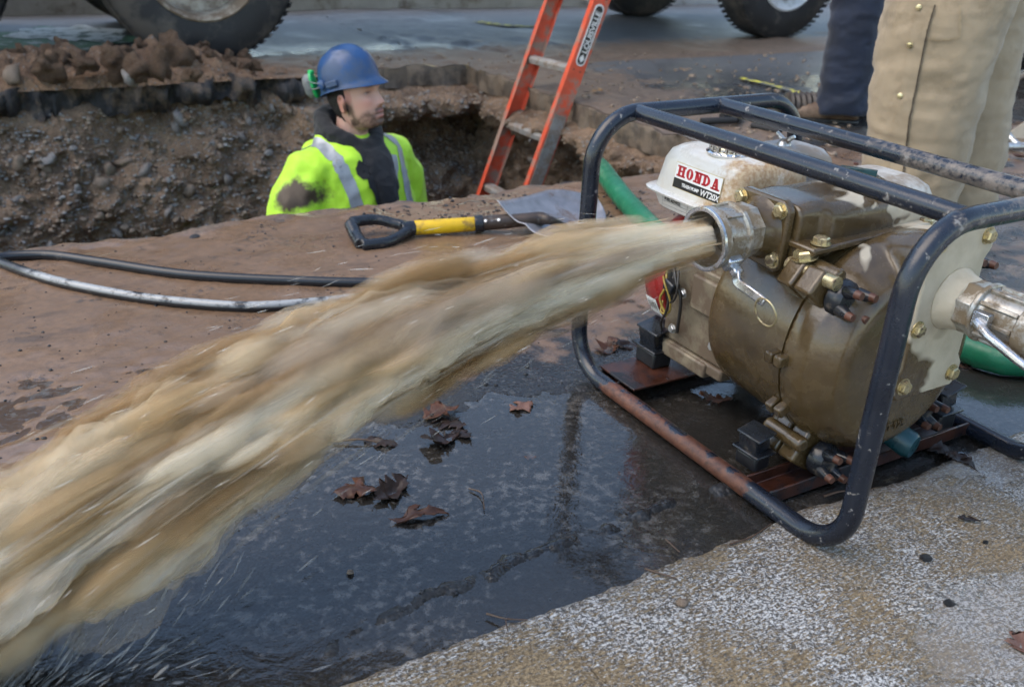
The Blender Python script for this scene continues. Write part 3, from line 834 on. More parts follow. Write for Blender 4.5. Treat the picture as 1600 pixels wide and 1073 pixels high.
# right-hand wall
pr = prof([(-.03, -.07), (.01, -.092), (.045, -.11), (.06, -.14), (.00, -.20), (-.07, -.28), (-.09, -.42), (-.03, -.62), (.03, -1.0), (.10, -1.52)], NR)
vs_ = lin(PV0 - .16, PV1 + .22, .014)
vv, rr = np.meshgrid(vs_, np.arange(NR), indexing='ij')
d2 = pr[0][None, :] + ramp_in * (fbm(vv * 3.2 + 9, pr[1][None, :] * 4, oct=3, seed=61) * .06 + fbm(vv * 10, pr[1][None, :] * 12, oct=5, seed=65, gain=.6) * .036)
z2 = pr[1][None, :] + ramp_in * fbm(vv * 12, d2 * 12, pr[1][None, :] * 10, oct=4, seed=68) * .024
n2, m2 = vv.shape; idx2 = np.arange(n2 * m2).reshape(n2, m2)
Fr = np.stack([idx2[:-1, :-1], idx2[1:, :-1], idx2[1:, 1:], idx2[:-1, 1:]], -1).reshape(-1, 4)
Vr = np.stack([(PU1 - d2).ravel(), vv.ravel(), z2.ravel()], 1)
# near wall, left end and floor
def plain_wall(P0, P1, seed):
    s = lin(0, 1, .01); zr = np.linspace(-.03, -1.52, 40); a, b = np.meshgrid(s, zr, indexing='ij')
    x = P0[0] + (P1[0] - P0[0]) * a; y = P0[1] + (P1[1] - P0[1]) * a
    nx, ny = -(P1[1] - P0[1]), P1[0] - P0[0]; L = math.hypot(nx, ny); k = fbm(a * 30, b * 8, oct=4, seed=seed) * .03 - .04
    i = np.arange(a.size).reshape(a.shape); F = np.stack([i[:-1, :-1], i[:-1, 1:], i[1:, 1:], i[1:, :-1]], -1).reshape(-1, 4)
    return np.stack([(x + nx / L * k).ravel(), (y + ny / L * k).ravel(), b.ravel()], 1), F
Vn, Fn = plain_wall((PU0, PV0), (PU1, PV0), 71); Ve, Fe = plain_wall((PU0, PV1), (PU0, PV0), 73)
uf, vf, Ffl = grid(lin(PU0 - .1, PU1 + .1, .05), lin(PV0 - .1, PV1 + .1, .05)); Vfl = np.stack([uf, vf, -1.415 + fbm(uf * 5, vf * 5, oct=4, seed=75) * .04], 1)
VV, FF, off = [], [], 0
for a, b in ((Vf, Ff), (Vr, Fr), (Vn, Fn), (Ve, Fe), (Vfl, Ffl)):
    VV.append(a); FF.append(b + off); off += len(a)
trench_me = np_mesh("trench", np.vstack(VV), np.vstack(FF))
trench = street(link("trench", trench_me, M['soil'])); tag(trench, "deep trench cut through the street with stony brown soil walls", "trench", kind="structure")

# broken asphalt layer above the soil: black on the far left, soil-stained and straight-cut on the right
def layer(name, path, th, mat, seed, amp, over=0.0, label=None):
    """path: list of (u,v) on the trench outline, inside is to the left; gives a ragged slab edge of real depth"""
    P = []
    for (a, b) in zip(path[:-1], path[1:]):
        L = math.hypot(b[0] - a[0], b[1] - a[1]); k = max(2, int(L / .012))
        for i in range(k): P.append((a[0] + (b[0] - a[0]) * i / k, a[1] + (b[1] - a[1]) * i / k))
    P.append(path[-1]); P = np.array(P)
    T = np.gradient(P, axis=0); T /= np.linalg.norm(T, axis=1)[:, None]; N = np.stack([-T[:, 1], T[:, 0]], 1)   # into the trench
    s = np.arange(len(P)) * .012
    rows = [(-.05, .0), (0, .001), (.012, -.012), (.016, -th * .5), (.008, -th * .85), (-.03, -th)] if amp > .02 else [(-.05, .0), (0, .001), (.004, -.003), (.006, -th * .35), (.005, -th * .7), (.004, -th), (-.03, -th)]
    V = []
    eu, ev = edge_field(P[:, 0], P[:, 1]); top = road_h(P[:, 0], P[:, 1])
    for i, (o, z) in enumerate(rows):
        nn = fbm(s * 9, np.full_like(s, i * .35), oct=5, seed=seed, gain=.6) * amp; zn = fbm(s * 11, np.full_like(s, i * .3 + 5), oct=4, seed=seed + 3) * amp * .55
        k = 0 if i < 2 else 1
        V.append(np.stack([eu + N[:, 0] * (o + over * k + nn * k), ev + N[:, 1] * (o + over * k + nn * k), z + zn * k + (top if i < 2 else top * .5) - (.007 if i < 1 else .004 if i < 2 else 0)], 1))
    V = np.stack(V, 1); a, b, _ = V.shape; i = np.arange(a * b).reshape(a, b)
    F = np.stack([i[:-1, :-1], i[:-1, 1:], i[1:, 1:], i[1:, :-1]], -1).reshape(-1, 4)
    o = link(name, np_mesh(name, V.reshape(-1, 3), F, angle=None if amp > .02 else 38), mat, trench)
    if label: o["label"] = label
    return o
layer("asphalt_layer", [(1.45, PV1 - .01), (PU0, PV1 - .01)][::-1][::-1], .115, M['asphalt_edge'], 81, .060, .040, "black broken asphalt edge overhanging the soil")
layer("asphalt_layer", [(PU1 + .0, PV1), (1.45, PV1)], .092, M['asphalt_cut'], 83, .006, .0, "straight-cut asphalt edge stained with soil")
layer("asphalt_layer", [(PU1, PV0), (PU1, PV1)], .095, M['asphalt_cut'], 85, .008, .0, "straight-cut asphalt edge stained with soil")
layer("asphalt_layer", [(PU0, PV0), (PU1, PV0)], .08, M['asphalt_edge'], 87, .010)

def rock_mesh(name, seed, sub=2, rough=.28, flat=1.0):
    import bmesh
    bm = bmesh.new(); bmesh.ops.create_icosphere(bm, subdivisions=sub, radius=1.0)
    me = bpy.data.meshes.new(name); bm.to_mesh(me); bm.free()
    V = coords(me); k = 1 + rough * fbm(V[:, 0] * 1.3 + seed * 7, V[:, 1] * 1.3, V[:, 2] * 1.3, oct=4, seed=seed)
    V = V * np.clip(k, .35, 2)[:, None] * np.array([1, .8, .62 * flat]); set_coords(me, V)
    me.polygons.foreach_set("use_smooth", np.ones(len(me.polygons), bool)); return me
stone_meshes = []
for k in range(6):
    me = rock_mesh("stone", k, 2, .35); me.materials.append(M['stone_grey' if k < 3 else 'stone_tan']); stone_meshes.append(me)
def scatter(Vsrc, count, smin, smax, seed, sel):
    r = np.random.default_rng(seed); ids = r.choice(sel, count, replace=False)
    for i in ids:
        o = bpy.data.objects.new("stone", stone_meshes[int(r.integers(6))]); COL.objects.link(o); o.parent = trench
        s = smin * (smax / smin) ** (r.random() ** 2.2)
        o.location = Vsrc[i]; o.scale = (s, s, s); o.rotation_euler = tuple(r.random(3) * 6.28)
selL = np.where((Vf[:, 0] > -.45) & (Vf[:, 0] < 2.0) & (Vf[:, 2] > -.75) & (Vf[:, 2] < -.13))[0]
selR = np.where((Vr[:, 1] > 2.6) & (Vr[:, 2] > -.6) & (Vr[:, 2] < -.1))[0]
scatter(Vf, 225, .011, .040, 5, selL); scatter(Vr, 70, .010, .036, 6, selR)
# finer gravel stuck in the walls, too many to count
def gravel(name, pts, smin, smax, mat, seed, parent=None, label=None):
    r = np.random.default_rng(seed); base = rock_mesh("g", seed, 1, .4); bv = coords(base); bf = np.array([p.vertices[:] for p in base.polygons]); bpy.data.meshes.remove(base)
    n = len(pts); s = smin * (smax / smin) ** (r.random(n) ** 2); ang = r.random((n, 2)) * 6.28
    c, sn = np.cos(ang[:, 0]), np.sin(ang[:, 0])
    V = bv[None] * s[:, None, None] * r.uniform(.7, 1.3, (n, 1, 3))
    x = V[..., 0] * c[:, None] - V[..., 1] * sn[:, None]; y = V[..., 0] * sn[:, None] + V[..., 1] * c[:, None]
    V = np.stack([x, y, V[..., 2]], -1) + pts[:, None, :]
    F = bf[None] + (np.arange(n) * len(bv))[:, None, None]
    o = link(name, np_mesh(name, V.reshape(-1, 3), F.reshape(-1, 3)), mat, parent); tag(o, label, kind="stuff"); return o
r_ = np.random.default_rng(3)
selL2 = np.where((Vf[:, 0] > -.8) & (Vf[:, 2] > -.85) & (Vf[:, 2] < -.10))[0]
gravel("gravel", Vf[r_.choice(selL2, 4600, replace=False)], .005, .016, M['stone_grey'], 21, trench)
gravel("gravel", Vf[r_.choice(selL2, 2800, replace=False)], .006, .019, M['stone_tan'], 22, trench)
gravel("gravel", Vr[r_.choice(selR, 900, replace=False)], .004, .013, M['stone_tan'], 23, trench)

# soil heaped on the road along the far edge of the trench
u, v, F = grid(lin(-2.4, 1.55, .011), lin(4.335, 5.0, .011))
q = np.clip((v - 4.335) / .665, 0, 1); bell = np.sin(np.pi * q ** .75) ** .8
amp = .055 + .03 * fbm(u * 1.5, u * 0, seed=91) + .035 * np.exp(-((u - .2) / .5) ** 2) + .070 * np.exp(-(((u - .80) / .10) ** 2 + ((v - 4.56) / .12) ** 2)) - .030 * sstep(.95, 1.25, u)
z = bell * np.clip(amp, 0.012, 1) * (1 - sstep(1.35, 1.55, u)) + bell * (np.abs(fbm(u * 9, v * 9, oct=3, seed=93)) * .045 + fbm(u * 26, v * 26, oct=4, seed=94) * .013) * (1 - .8 * sstep(.95, 1.4, u)) - .006
me = np_mesh("soil_heap", np.stack([u + fbm(u * 15, v * 15, seed=95) * .012, v + fbm(u * 15, v * 15, seed=96) * .014 - .02 * (q < .05), z], 1), F)
heap = street(link("soil_heap", me, M['heap'])); tag(heap, "low heap of brown clods along the black asphalt edge in front of the truck", "soil heap")
clod_meshes = []
for k in range(5):
    me = rock_mesh("clod", 30 + k, 3, .75, 1.15); me.materials.append(M['heap']); clod_meshes.append(me)
hv = coords(heap.data); hsel = np.where((hv[:, 0] > -.25) & (hv[:, 0] < 1.25) & (hv[:, 1] > 4.36) & (hv[:, 1] < 4.75))[0]
for i in r_.choice(hsel, 75, replace=False):
    o = bpy.data.objects.new("clod", clod_meshes[int(r_.integers(5))]); COL.objects.link(o); o.parent = heap
    s = .010 + .030 * r_.random() ** 2; o.location = hv[i] + np.array([0, 0, s * .3]); o.scale = (s,) * 3; o.rotation_euler = tuple(r_.random(3) * 6.28)
for (px, py, s) in ((268, 84, .085), (180, 96, .06), (215, 104, .055), (250, 100, .06), (75, 100, .06), (130, 98, .05), (300, 112, .04)):
    g = ground(px, py + 8, .08); g = Vector((*to_uv(g), .09)); o = bpy.data.objects.new("clod", clod_meshes[int(r_.integers(5))]); COL.objects.link(o); o.parent = heap
    o.location = g; o.scale = (s,) * 3; o.rotation_euler = tuple(r_.random(3) * 6.28)
for (px, py, s, g_) in ((205, 122, .05, 0), (72, 118, .04, 3), (20, 120, .05, 4), (195, 113, .03, 5)):
    g = ground(px, py, .05); uvp = to_uv(g); o = bpy.data.objects.new("stone", stone_meshes[g_]); COL.objects.link(o); o.parent = heap
    o.location = (uvp[0], uvp[1], .05); o.scale = (s, s, s); o.rotation_euler = (random.random(), random.random(), random.random() * 6)
# crumbs of asphalt and loose grit on the road
def crumbs(name, n, smin, smax, mat, seed, region, label):
    r = np.random.default_rng(seed); P = []
    while len(P) < n:
        px, py = region(r); g = ground(px, py); a, b = to_uv(g)
        if PU0 < a < PU1 + .03 and PV0 - .01 < b < PV1 + .03: continue
        P.append((a, b, float(road_h(np.array([a]), np.array([b]))[0]) + smin * .4))
    o = street(gravel(name, np.array(P), smin, smax, mat, seed)); tag(o, label, "debris", kind="stuff"); return o
crumbs("asphalt_crumbs", 330, .0025, .008, M['crumb'], 31, lambda r: (r.uniform(560, 1010), 300 + r.uniform(0, 55) ** 1.0 - .12 * 0), "black asphalt crumbs strewn along the near lip of the trench")
crumbs("road_grit", 1100, .0015, .0050, M['crumb'], 33, lambda r: (r.uniform(0, 1600), r.uniform(300, 1000)), "fine dark grit scattered over the wet road")
crumbs("loose_stones", 420, .006, .022, M['stone_tan'], 35, lambda r: (r.uniform(480, 1330), r.uniform(85, 250)), "loose stones and soil crumbs on the far road around the trench")
# ------------------------------------------------------------------ the petrol water pump (local x along its length, y across, z up)
PUMP_O = Vector((.1182, 1.4988, 0)); PUMP_RZ = R(90 - 149.06)
pump = empty("water_pump", PUMP_O, PUMP_RZ)
tag(pump, "khaki trash pump in a black tube frame spouting muddy water", "pump")
PM = Matrix.Translation(PUMP_O) @ Matrix.Rotation(PUMP_RZ, 4, 'Z')
L_, W_, H_, TR = .62, .46, .459, .0142
# cage: one bent tube
loop = fillet([(0, 0, H_), (0, 0, TR), (L_, 0, TR), (L_, 0, H_), (L_, W_, H_), (L_, W_, TR), (0, W_, TR), (0, W_, H_)], [.085, .075, .075, .085, .085, .075, .075, .085], 10, closed=True)
mb = MB(); mb.tube(loop, TR, 20, closed=True); mb.build("tube_frame", M['frame'], pump, 60)
for yy in (.082, .262):
    mb = MB(); mb.tube([(0.004, yy, H_), (.2, yy, H_ + .001), (.4, yy, H_ + .001), (L_ - .004, yy, H_)], TR * .93, 18); mb.build("top_bar", M['frame'], pump, 60)
for xx, ww in ((.085, .055), (.455, .050)):
    mb = MB(); mb.prism([(-ww / 2, 0), (ww / 2, 0), (ww / 2, .022), (ww / 2 - .004, .022), (ww / 2 - .004, .004), (-ww / 2 + .004, .004), (-ww / 2 + .004, .022), (-ww / 2, .022)], (xx, .010, .004), (1, 0, 0), (0, 0, 1), (0, W_ - .02, 0))
    mb.build("cross_member", M['rusty_steel'], pump, bevel=.0015)
mb = MB(); mb.prism([(0, 0), (.10, 0), (.10, .004), (0, .004)], (.055, .012, .028), (1, 0, 0), (0, 0, 1), (0, .17, 0)); mb.build("mount_plate", M['rusty_steel'], pump, bevel=.001)
# rubber mounts: two brackets with a block between
def mount(x, y, z, ang=0.0, k=1.0):
    m = Matrix.Rotation(ang, 3, 'Z')
    b = MB(); b.box((x, y, z), (.052 * k, .040 * k, .030 * k), m); base = b.build("rubber_mount", M['rubber'], pump, bevel=.004)
    c = MB(); c.box((x, y, z + .019 * k), (.066 * k, .052 * k, .005), m); c.box((x - .002, y, z + .038 * k), (.044 * k, .036 * k, .034 * k), m @ Matrix.Rotation(.22, 3, 'X')); c.box((x, y, z + .056 * k), (.058 * k, .046 * k, .004), m @ Matrix.Rotation(.22, 3, 'X')); c.build("bracket", M['black_plastic'], base, bevel=.002)
mount(.085, .105, .047); mount(.412, .036, .038, .05, .78); mount(.085, .36, .047); mount(.455, .385, .044)
# pump casing: drum with its axis along the length
CY, CZ = .200, .205
mb = MB(); mb.lathe([(.262, .02), (.258, .10), (.258, .136), (.263, .146), (.275, .1505), (.34, .1545), (.405, .158), (.4265, .1600), (.4272, .150)], (0, CY, CZ), (1, 0, 0), 96)
cas = mb.build("pump_casing", M['casing'], pump, 35)
# removable cover with the swelling that carries the suction port
mb = MB(); mb.lathe([(.4273, .150), (.428, .1605), (.445, .1615), (.468, .157), (.490, .146), (.505, .134), (.511, .122), (.513, .05), (.513, .001)], (0, CY, CZ), (1, 0, 0), 96)
yc, zc = .222, .295
secs = []
for x, hw, z0, z1, e in ((.418, .060, .24, .362, 3.2), (.450, .066, .22, .380, 3.4), (.485, .068, .19, .391, 3.6), (.515, .068, .175, .395, 4.2), (.521, .066, .177, .393, 4.2)):
    secs.append(((x, yc, (z0 + z1) / 2), (0, 1, 0), (0, 0, 1), hw, (z1 - z0) / 2, e))
mb.loft(secs, 48)
mef = fuse(mb, .0042, 3)
cover = link("pump_cover", mef, M['casing'], pump)
# suction plate with notched corners, six bolts
pw, pz0, pz1 = .070, .160, .402
outl = [(-pw + .012, pz0 - zc), (pw - .012, pz0 - zc), (pw, pz0 + .012 - zc), (pw, pz0 + .035 - zc), (pw - .010, pz0 + .05 - zc), (pw - .010, pz1 - .05 - zc), (pw, pz1 - .035 - zc), (pw, pz1 - .012 - zc), (pw - .012, pz1 - zc), (-pw + .012, pz1 - zc), (-pw, pz1 - .012 - zc), (-pw, pz1 - .035 - zc), (-pw + .010, pz1 - .05 - zc), (-pw + .010, pz0 + .05 - zc), (-pw, pz0 + .035 - zc), (-pw, pz0 + .012 - zc)]
mb = MB(); mb.prism(outl, (.518, yc, zc), (0, 1, 0), (0, 0, 1), (.014, 0, 0)); mb.lathe([(.5315, .046), (.538, .041), (.556, .037), (.560, .034)], (0, yc + .012, .302), (1, 0, 0), 40)
plate = mb.build("suction_plate", M['casing_plate'], pump, 50, bevel=.0035, seg=3)
for (by, bz) in ((-.050, .386), (.052, .386), (-.050, .268), (-.050, .182), (.052, .182), (.054, .285)):
    b = MB(); b.bolt((.532, yc + by, bz), (1, 0, 0), .0100, .0085); b.build("bolt", M['brass'], plate, 25)
# cast lettering raised on the cover
tm = text_mesh("WT 125", .016, .0004, depth=.0012); place_mesh(tm, (.5139, .168, .098), (0, 1, 0), (0, 0, 1)); link("cast_lettering", tm, M['casing'], pump)
# suction coupling pointing along the length
SO = Vector((0, yc + .012, .302))
mb = MB()
hexp = [(.037 * math.cos(k * math.pi / 4 + .39), .037 * math.sin(k * math.pi / 4 + .39)) for k in range(8)]
mb.prism(hexp, SO + Vector((.556, 0, 0)), (0, 1, 0), (0, 0, 1), (.022, 0, 0)); mb.lathe([(.577, .034), (.580, .040), (.586, .040), (.588, .034), (.600, .0335), (.640, .0335), (.642, .039), (.664, .039), (.668, .034), (.69, .033)], SO, (1, 0, 0), 40)
for k in range(10):
    a = k * 2 * math.pi / 10; mb.box(SO + Vector((.614, .0355 * math.cos(a), .0355 * math.sin(a))), (.052, .006, .006), Matrix.Rotation(a, 3, 'X'))
coup = mb.build("suction_coupling", M['alu'], pump, 40, bevel=.0012)
for sgn in (-1,):
    m2 = MB(); m2.box(SO + Vector((.604, sgn * .043, .006)), (.022, .012, .020)); m2.tube([SO + Vector((.600, sgn * .050, .004)), SO + Vector((.625, sgn * .058, -.004)), SO + Vector((.665, sgn * .050, -.022)), SO + Vector((.690, sgn * .047, -.030))], [.006, .0065, .006, .005], 8)
    m2.build("cam_lever", M['alu_clean'], coup, bevel=.001)
# lugs along the split of the casing (each a bar with a sawn gap) and the hand knobs
def lug(ang, size, name="casing_lug"):
    c, s = math.cos(ang), math.sin(ang); p = Vector((.4275, CY + c * .168, CZ + s * .168))
    m = Matrix(((1, 0, 0), (0, c, -s), (0, s, c)))
    b = MB()
    for sg in (-1, 1): b.box(p + Vector((sg * (size[0] / 2 + .0015), 0, 0)), (size[0], size[1], size[2]), m)
    return b.build(name, M['casing'], pump, bevel=.003)
for a in (math.pi - .02, math.pi + .48): lug(a, (.014, .020, .017))
def big_lug(ang, out, hgt):
    c, s = math.cos(ang), math.sin(ang); m = Matrix(((1, 0, 0), (0, c, -s), (0, s, c)))
    p = Vector((.4275, CY + c * (.158 + out * .30), CZ + s * (.158 + out * .30))); b = MB()
    b.box(p + Vector((-.0160, 0, 0)), (.029, out, hgt), m); b.box(p + Vector((.0170, 0, 0)), (.031, out, hgt), m)
    b.lathe([(-.034, .012), (.04, .012)], p + m @ Vector((0, 0, -hgt * .62)), (1, 0, 0), 16)
    return p, m, b.build("clamp_lug", M['casing'], pump, bevel=.005, seg=3)
def knob(p):
    b = MB(); b.lathe([(0, .024), (.004, .027), (.016, .026), (.024, .020), (.026, .006)], p, (1, 0, 0), 32); k = b.build("hand_knob", M['black_plastic'], pump, 40)
    for j in range(4):
        a = j * math.pi / 2 + .5; d = Vector((0, math.cos(a), math.sin(a)))
        f = MB(); f.tube([p + d * .010 + Vector((.010, 0, 0)), p + d * .018 + Vector((.024, 0, 0)), p + d * .021 + Vector((.040, 0, 0))], [.0105, .0092, .0062], 10); f.build("knob_finger", M['black_plastic'], k, 60)
        g = MB(); g.tube([p + d * .0208 + Vector((.038, 0, 0)), p + d * .0213 + Vector((.0475, 0, 0))], [.0066, .0054], 10); g.build("worn_tip", M['knob_rust'], k, 60)
p, m, lg = big_lug(math.pi - .68, .050, .040)
b = MB(); b.lathe([(-.036, .010), (.05, .010)], p + m @ Vector((0, .012, -.012)), (1, 0, 0), 16); b.build("clamp_bolt", M['brass'], lg)
b = MB(); b.bolt(Vector((.4275 - .016, p.y + .004, p.z + .030)), (-.15, -.2, 1), .0145, .0125); b.build("bolt", M['brass'], lg, 25)
knob(p + Vector((.033, .022, -.010)))
p, m, lg = big_lug(math.pi + .98, .060, .052)
knob(p + Vector((.036, .012, -.010)))
for ang, y2 in ((-.80, 0), (.62, 0)):
    c, s = math.cos(ang), math.sin(ang); pp = Vector((.455, CY + c * .178, CZ + s * .178)); knob(pp)
# upper casing: discharge chamber with its flange on the side towards the spout
mb = MB(); secs = []
for y, x0, x1, z0, z1, e in ((.070, .286, .392, .318, .408, 7), (.105, .284, .396, .31, .412, 6), (.118, .284, .408, .30, .413, 5), (.135, .284, .412, .30, .413, 4.6), (.22, .280, .414, .30, .414, 4.6), (.30, .278, .414, .30, .408, 4.2), (.332, .285, .405, .30, .395, 3.4)):
    secs.append((((x0 + x1) / 2, y, (z0 + z1) / 2), (1, 0, 0), (0, 0, 1), (x1 - x0) / 2, (z1 - z0) / 2, e))
mb.loft(secs, 56)
mb.lathe([(.0, .044), (.010, .042), (.014, .038)], (.325, .250, .402), (0, 0, 1), 36)
top = link("discharge_chamber", fuse(mb, .0038, 2), M['casing_top'], pump)
# ledge where the chamber is bolted to the drum
b = MB(); b.prism([(-.070, 0), (.078, 0), (.078, .010), (-.070, .010)], (.352, .064, .352), (1, 0, 0), (0, 0, 1), (0, .275, .010)); b.build("chamber_flange", M['casing_top'], top, bevel=.003)
for (bx, by) in ((.418, .088), (.420, .300)):
    b = MB(); b.bolt((bx, by, .364), (0, 0, 1), .0112, .010); b.build("bolt", M['brass'], top, 25)
# filler cap in the chamber's top
b = MB(); b.lathe([(.0, .031), (.003, .031), (.004, .030)], (.325, .250, .4155), (0, 0, 1), 32); b.box((.325, .250, .4235), (.052, .010, .010), Matrix.Rotation(.6, 3, 'Z')); b.build("filler_cap", M['teal_plastic'], pump, 40, bevel=.002)
# discharge flange, elbow and cam coupling
DX, DZ = .335, .366
b = MB(); o8 = [(-.050, -.048), (.036, -.055), (.048, -.046), (.050, .036), (.038, .048), (-.040, .048), (-.052, .036), (-.056, -.036)]
b.prism(o8, (DX, .069, DZ), (1, 0, 0), (0, 0, 1), (0, -.015, 0)); fl = b.build("discharge_flange", M['casing_top'], pump, bevel=.004, seg=3)
for (bx, bz) in ((.036, .034), (.036, -.036), (-.040, .034), (-.040, -.036)):
    b2 = MB(); b2.bolt((DX + bx, .0535, DZ + bz), (0, -1, 0), .0095, .0085); b2.build("bolt", M['brass'], fl, 25)
b = MB(); b.lathe([(0, .044), (.008, .038), (.022, .0345), (.030, .0345)], (DX, .054, DZ), (0, -1, 0), 40); b.build("discharge_neck", M['casing'], pump, 50)
NA = Vector((0, -1, -.05)).normalized(); NO = Vector((DX, .030, DZ))
b = MB()
hexp = [(.0385 * math.cos(k * math.pi / 4 + .39), .0385 * math.sin(k * math.pi / 4 + .39)) for k in range(8)]
b.prism(hexp, NO, (1, 0, 0), (0, 0, 1), NA * .024)
b.lathe([(.023, .037), (.026, .0435), (.031, .0435), (.033, .0395), (.060, .0395), (.062, .0432), (.072, .0436), (.0745, .042), (.0745, .0375), (.05, .0365), (.03, .033)], NO, NA, 48, closed_ends=False)
for k in range(8):
    a = k * math.pi / 4 + .2; b.box(NO + NA * .046 + Vector((.0400 * math.cos(a), 0, .0400 * math.sin(a))), (.005, .028, .005), Matrix.Rotation(-a, 3, 'Y'))
cc = b.build("discharge_coupling", M['alu'], pump, 40)
b = MB(); b.lathe([(.0715, .0425), (.0725, .0445), (.0765, .0445), (.0772, .0425), (.0765, .0385), (.0715, .0380)], NO, NA, 48, closed_ends=False); b.build("coupling_rim", M['alu_clean'], cc, 50)
cp = NO + NA * .050 + Vector((.032, 0, -.026))
b = MB(); b.box(cp, (.018, .026, .020), Matrix.Rotation(.5, 3, 'Y')); b.box(cp + Vector((.008, .004, -.012)), (.012, .016, .012), Matrix.Rotation(.5, 3, 'Y')); b.build("cam_ear", M['alu_clean'], cc, bevel=.003)
lv = [cp + Vector((.010, .002, -.012)), cp + Vector((.022, -.004, -.022)), cp + Vector((.046, -.004, -.026)), cp + Vector((.072, -.002, -.032))]
def strap(pts, w, th, nrm):
    m = MB(); nv = Vector(nrm).normalized(); P = bez(pts, 8); vs, fs = [], []
    for i, p in enumerate(P):
        t = (P[min(i + 1, len(P) - 1)] - P[max(i - 1, 0)]).normalized(); s = t.cross(nv).normalized(); n = s.cross(t)
        vs += [p + s * w / 2 + n * th / 2, p - s * w / 2 + n * th / 2, p - s * w / 2 - n * th / 2, p + s * w / 2 - n * th / 2]
    for i in range(len(P) - 1):
        for k in range(4): fs.append((4 * i + k, 4 * i + (k + 1) % 4, 4 * i + 4 + (k + 1) % 4, 4 * i + 4 + k))
    fs += [(3, 2, 1, 0), tuple(4 * (len(P) - 1) + k for k in range(4))]
    m.add(vs, fs); return m
strap(lv, .0125, .0065, (0, -1, .35)).build("cam_lever", M['alu_clean'], cc, bevel=.0018)
rc = lv[-1] + Vector((.008, -.004, -.010)); ring = [rc + Vector((.019 * math.cos(k * math.pi / 16), -.004 * math.sin(k * math.pi / 16), .019 * math.sin(k * math.pi / 16))) for k in range(32)]
b = MB(); b.tube(ring, .0014, 8, closed=True); b.build("pull_ring", M['brass'], cc, 60)

# engine: block with fins, crankcase, recoil cover
b = MB(); b.box((.175, .205, .165), (.155, .19, .15)); b.box((.19, .195, .262), (.12, .15, .06))
b.box((.21, .106, .20), (.09, .012, .06))
eng = b.build("engine_block", M['engine'], pump, bevel=.004)
b = MB(); b.box((.165, .118, .075), (.11, .036, .026)); b.box((.175, .205, .080), (.16, .20, .02)); b.build("engine_base", M['engine'], eng, bevel=.004)
for (x, z) in ((.135, .12), (.15, .19), (.235, .13)):
    b2 = MB(); b2.bolt((x, .098, z), (0, -1, 0), .007, .006); b2.build("bolt", M['zinc'], eng, 25)
b = MB(); b.lathe([(.030, .07), (.034, .095), (.048, .108), (.085, .112), (.098, .108), (.10, .098)], (0, .205, .192), (1, 0, 0), 56); rec = b.build("recoil_cover", M['red_cover'], pump, 40)
b = MB(); b.lathe([(.098, .104), (.11, .102), (.125, .085)], (0, .205, .192), (1, 0, 0), 48); b.build("fan_shroud", M['rubber'], rec)
def on_recoil(a, x, r=.1125): return Vector((x, .205 + r * math.cos(a), .192 + r * math.sin(a)))
b = MB(); vs, fs = [], []
for i in range(9):
    a = math.pi + .36 + i * .045
    vs += [on_recoil(a, .053, .1130), on_recoil(a, .083, .1140)]
for i in range(8): fs.append((2 * i, 2 * i + 1, 2 * i + 3, 2 * i + 2))
b.add(vs, fs); b.build("warning_label", M['decal_white'], rec)
for j in range(7):
    b = MB(); a0 = math.pi + .42; x = .0575 + j * .0033; b.add([on_recoil(a0, x, .1147), on_recoil(a0 + .15, x, .1147), on_recoil(a0 + .15, x + (.0011 if j % 2 else .0019), .1149), on_recoil(a0, x + (.0011 if j % 2 else .0019), .1149)], [(0, 1, 2, 3)]); b.build("barcode_bar", M['decal_black'], rec)
# wiring between recoil and block
for (pts, r, mt) in (([(.10, .10, .22), (.115, .088, .19), (.108, .086, .165), (.125, .09, .14)], .0022, 'wire'), ([(.12, .10, .215), (.132, .085, .185), (.128, .085, .150), (.110, .092, .125), (.105, .10, .105)], .0022, 'wire_black'), ([(.105, .09, .205), (.122, .08, .20), (.135, .084, .175), (.130, .09, .15), (.112, .088, .143), (.104, .096, .16)], .0018, 'wire'), ([(.11, .10, .24), (.14, .088, .21), (.155, .09, .18), (.150, .095, .12)], .003, 'wire_black'), ([(.135, .095, .225), (.150, .084, .205), (.146, .084, .18), (.128, .086, .165)], .002, 'wire_black')):
    b = MB(); b.tube(bez(pts, 8), r, 8); b.build("ignition_wire", M[mt], eng, 60)
b = MB(); b.box((.128, .090, .196), (.024, .018, .020), Matrix.Rotation(.3, 3, 'Y')); b.build("ignition_coil", M['black_plastic'], eng, bevel=.003)
# fuel tank, pressed in two halves with a lip
TX0, TX1, TY0, TY1 = -.004, .222, .118, .300
tcx, tcy = (TX0 + TX1) / 2, (TY0 + TY1) / 2; hx, hy = (TX1 - TX0) / 2, (TY1 - TY0) / 2
b = MB(); secs = []
for z, dx, dy, e in ((.300, .018, .018, 5), (.304, .008, .008, 5.5), (.322, .003, .003, 6), (.3285, .002, .002, 6), (.3295, -.008, -.008, 6.5), (.3325, -.009, -.009, 6.5), (.3345, -.007, -.007, 6.5), (.3360, .003, .003, 6), (.345, .005, .004, 6), (.385, .012, .009, 5.6), (.400, .018, .014, 5), (.408, .028, .023, 4.4), (.4125, .045, .040, 4), (.4145, .075, .065, 3)):
    secs.append(((tcx + dx * .15, tcy, z), (1, 0, 0), (0, 1, 0), hx - dx, hy - dy, e))
b.loft(secs, 96); tank = b.build("fuel_tank", M['tank'], pump, 50)
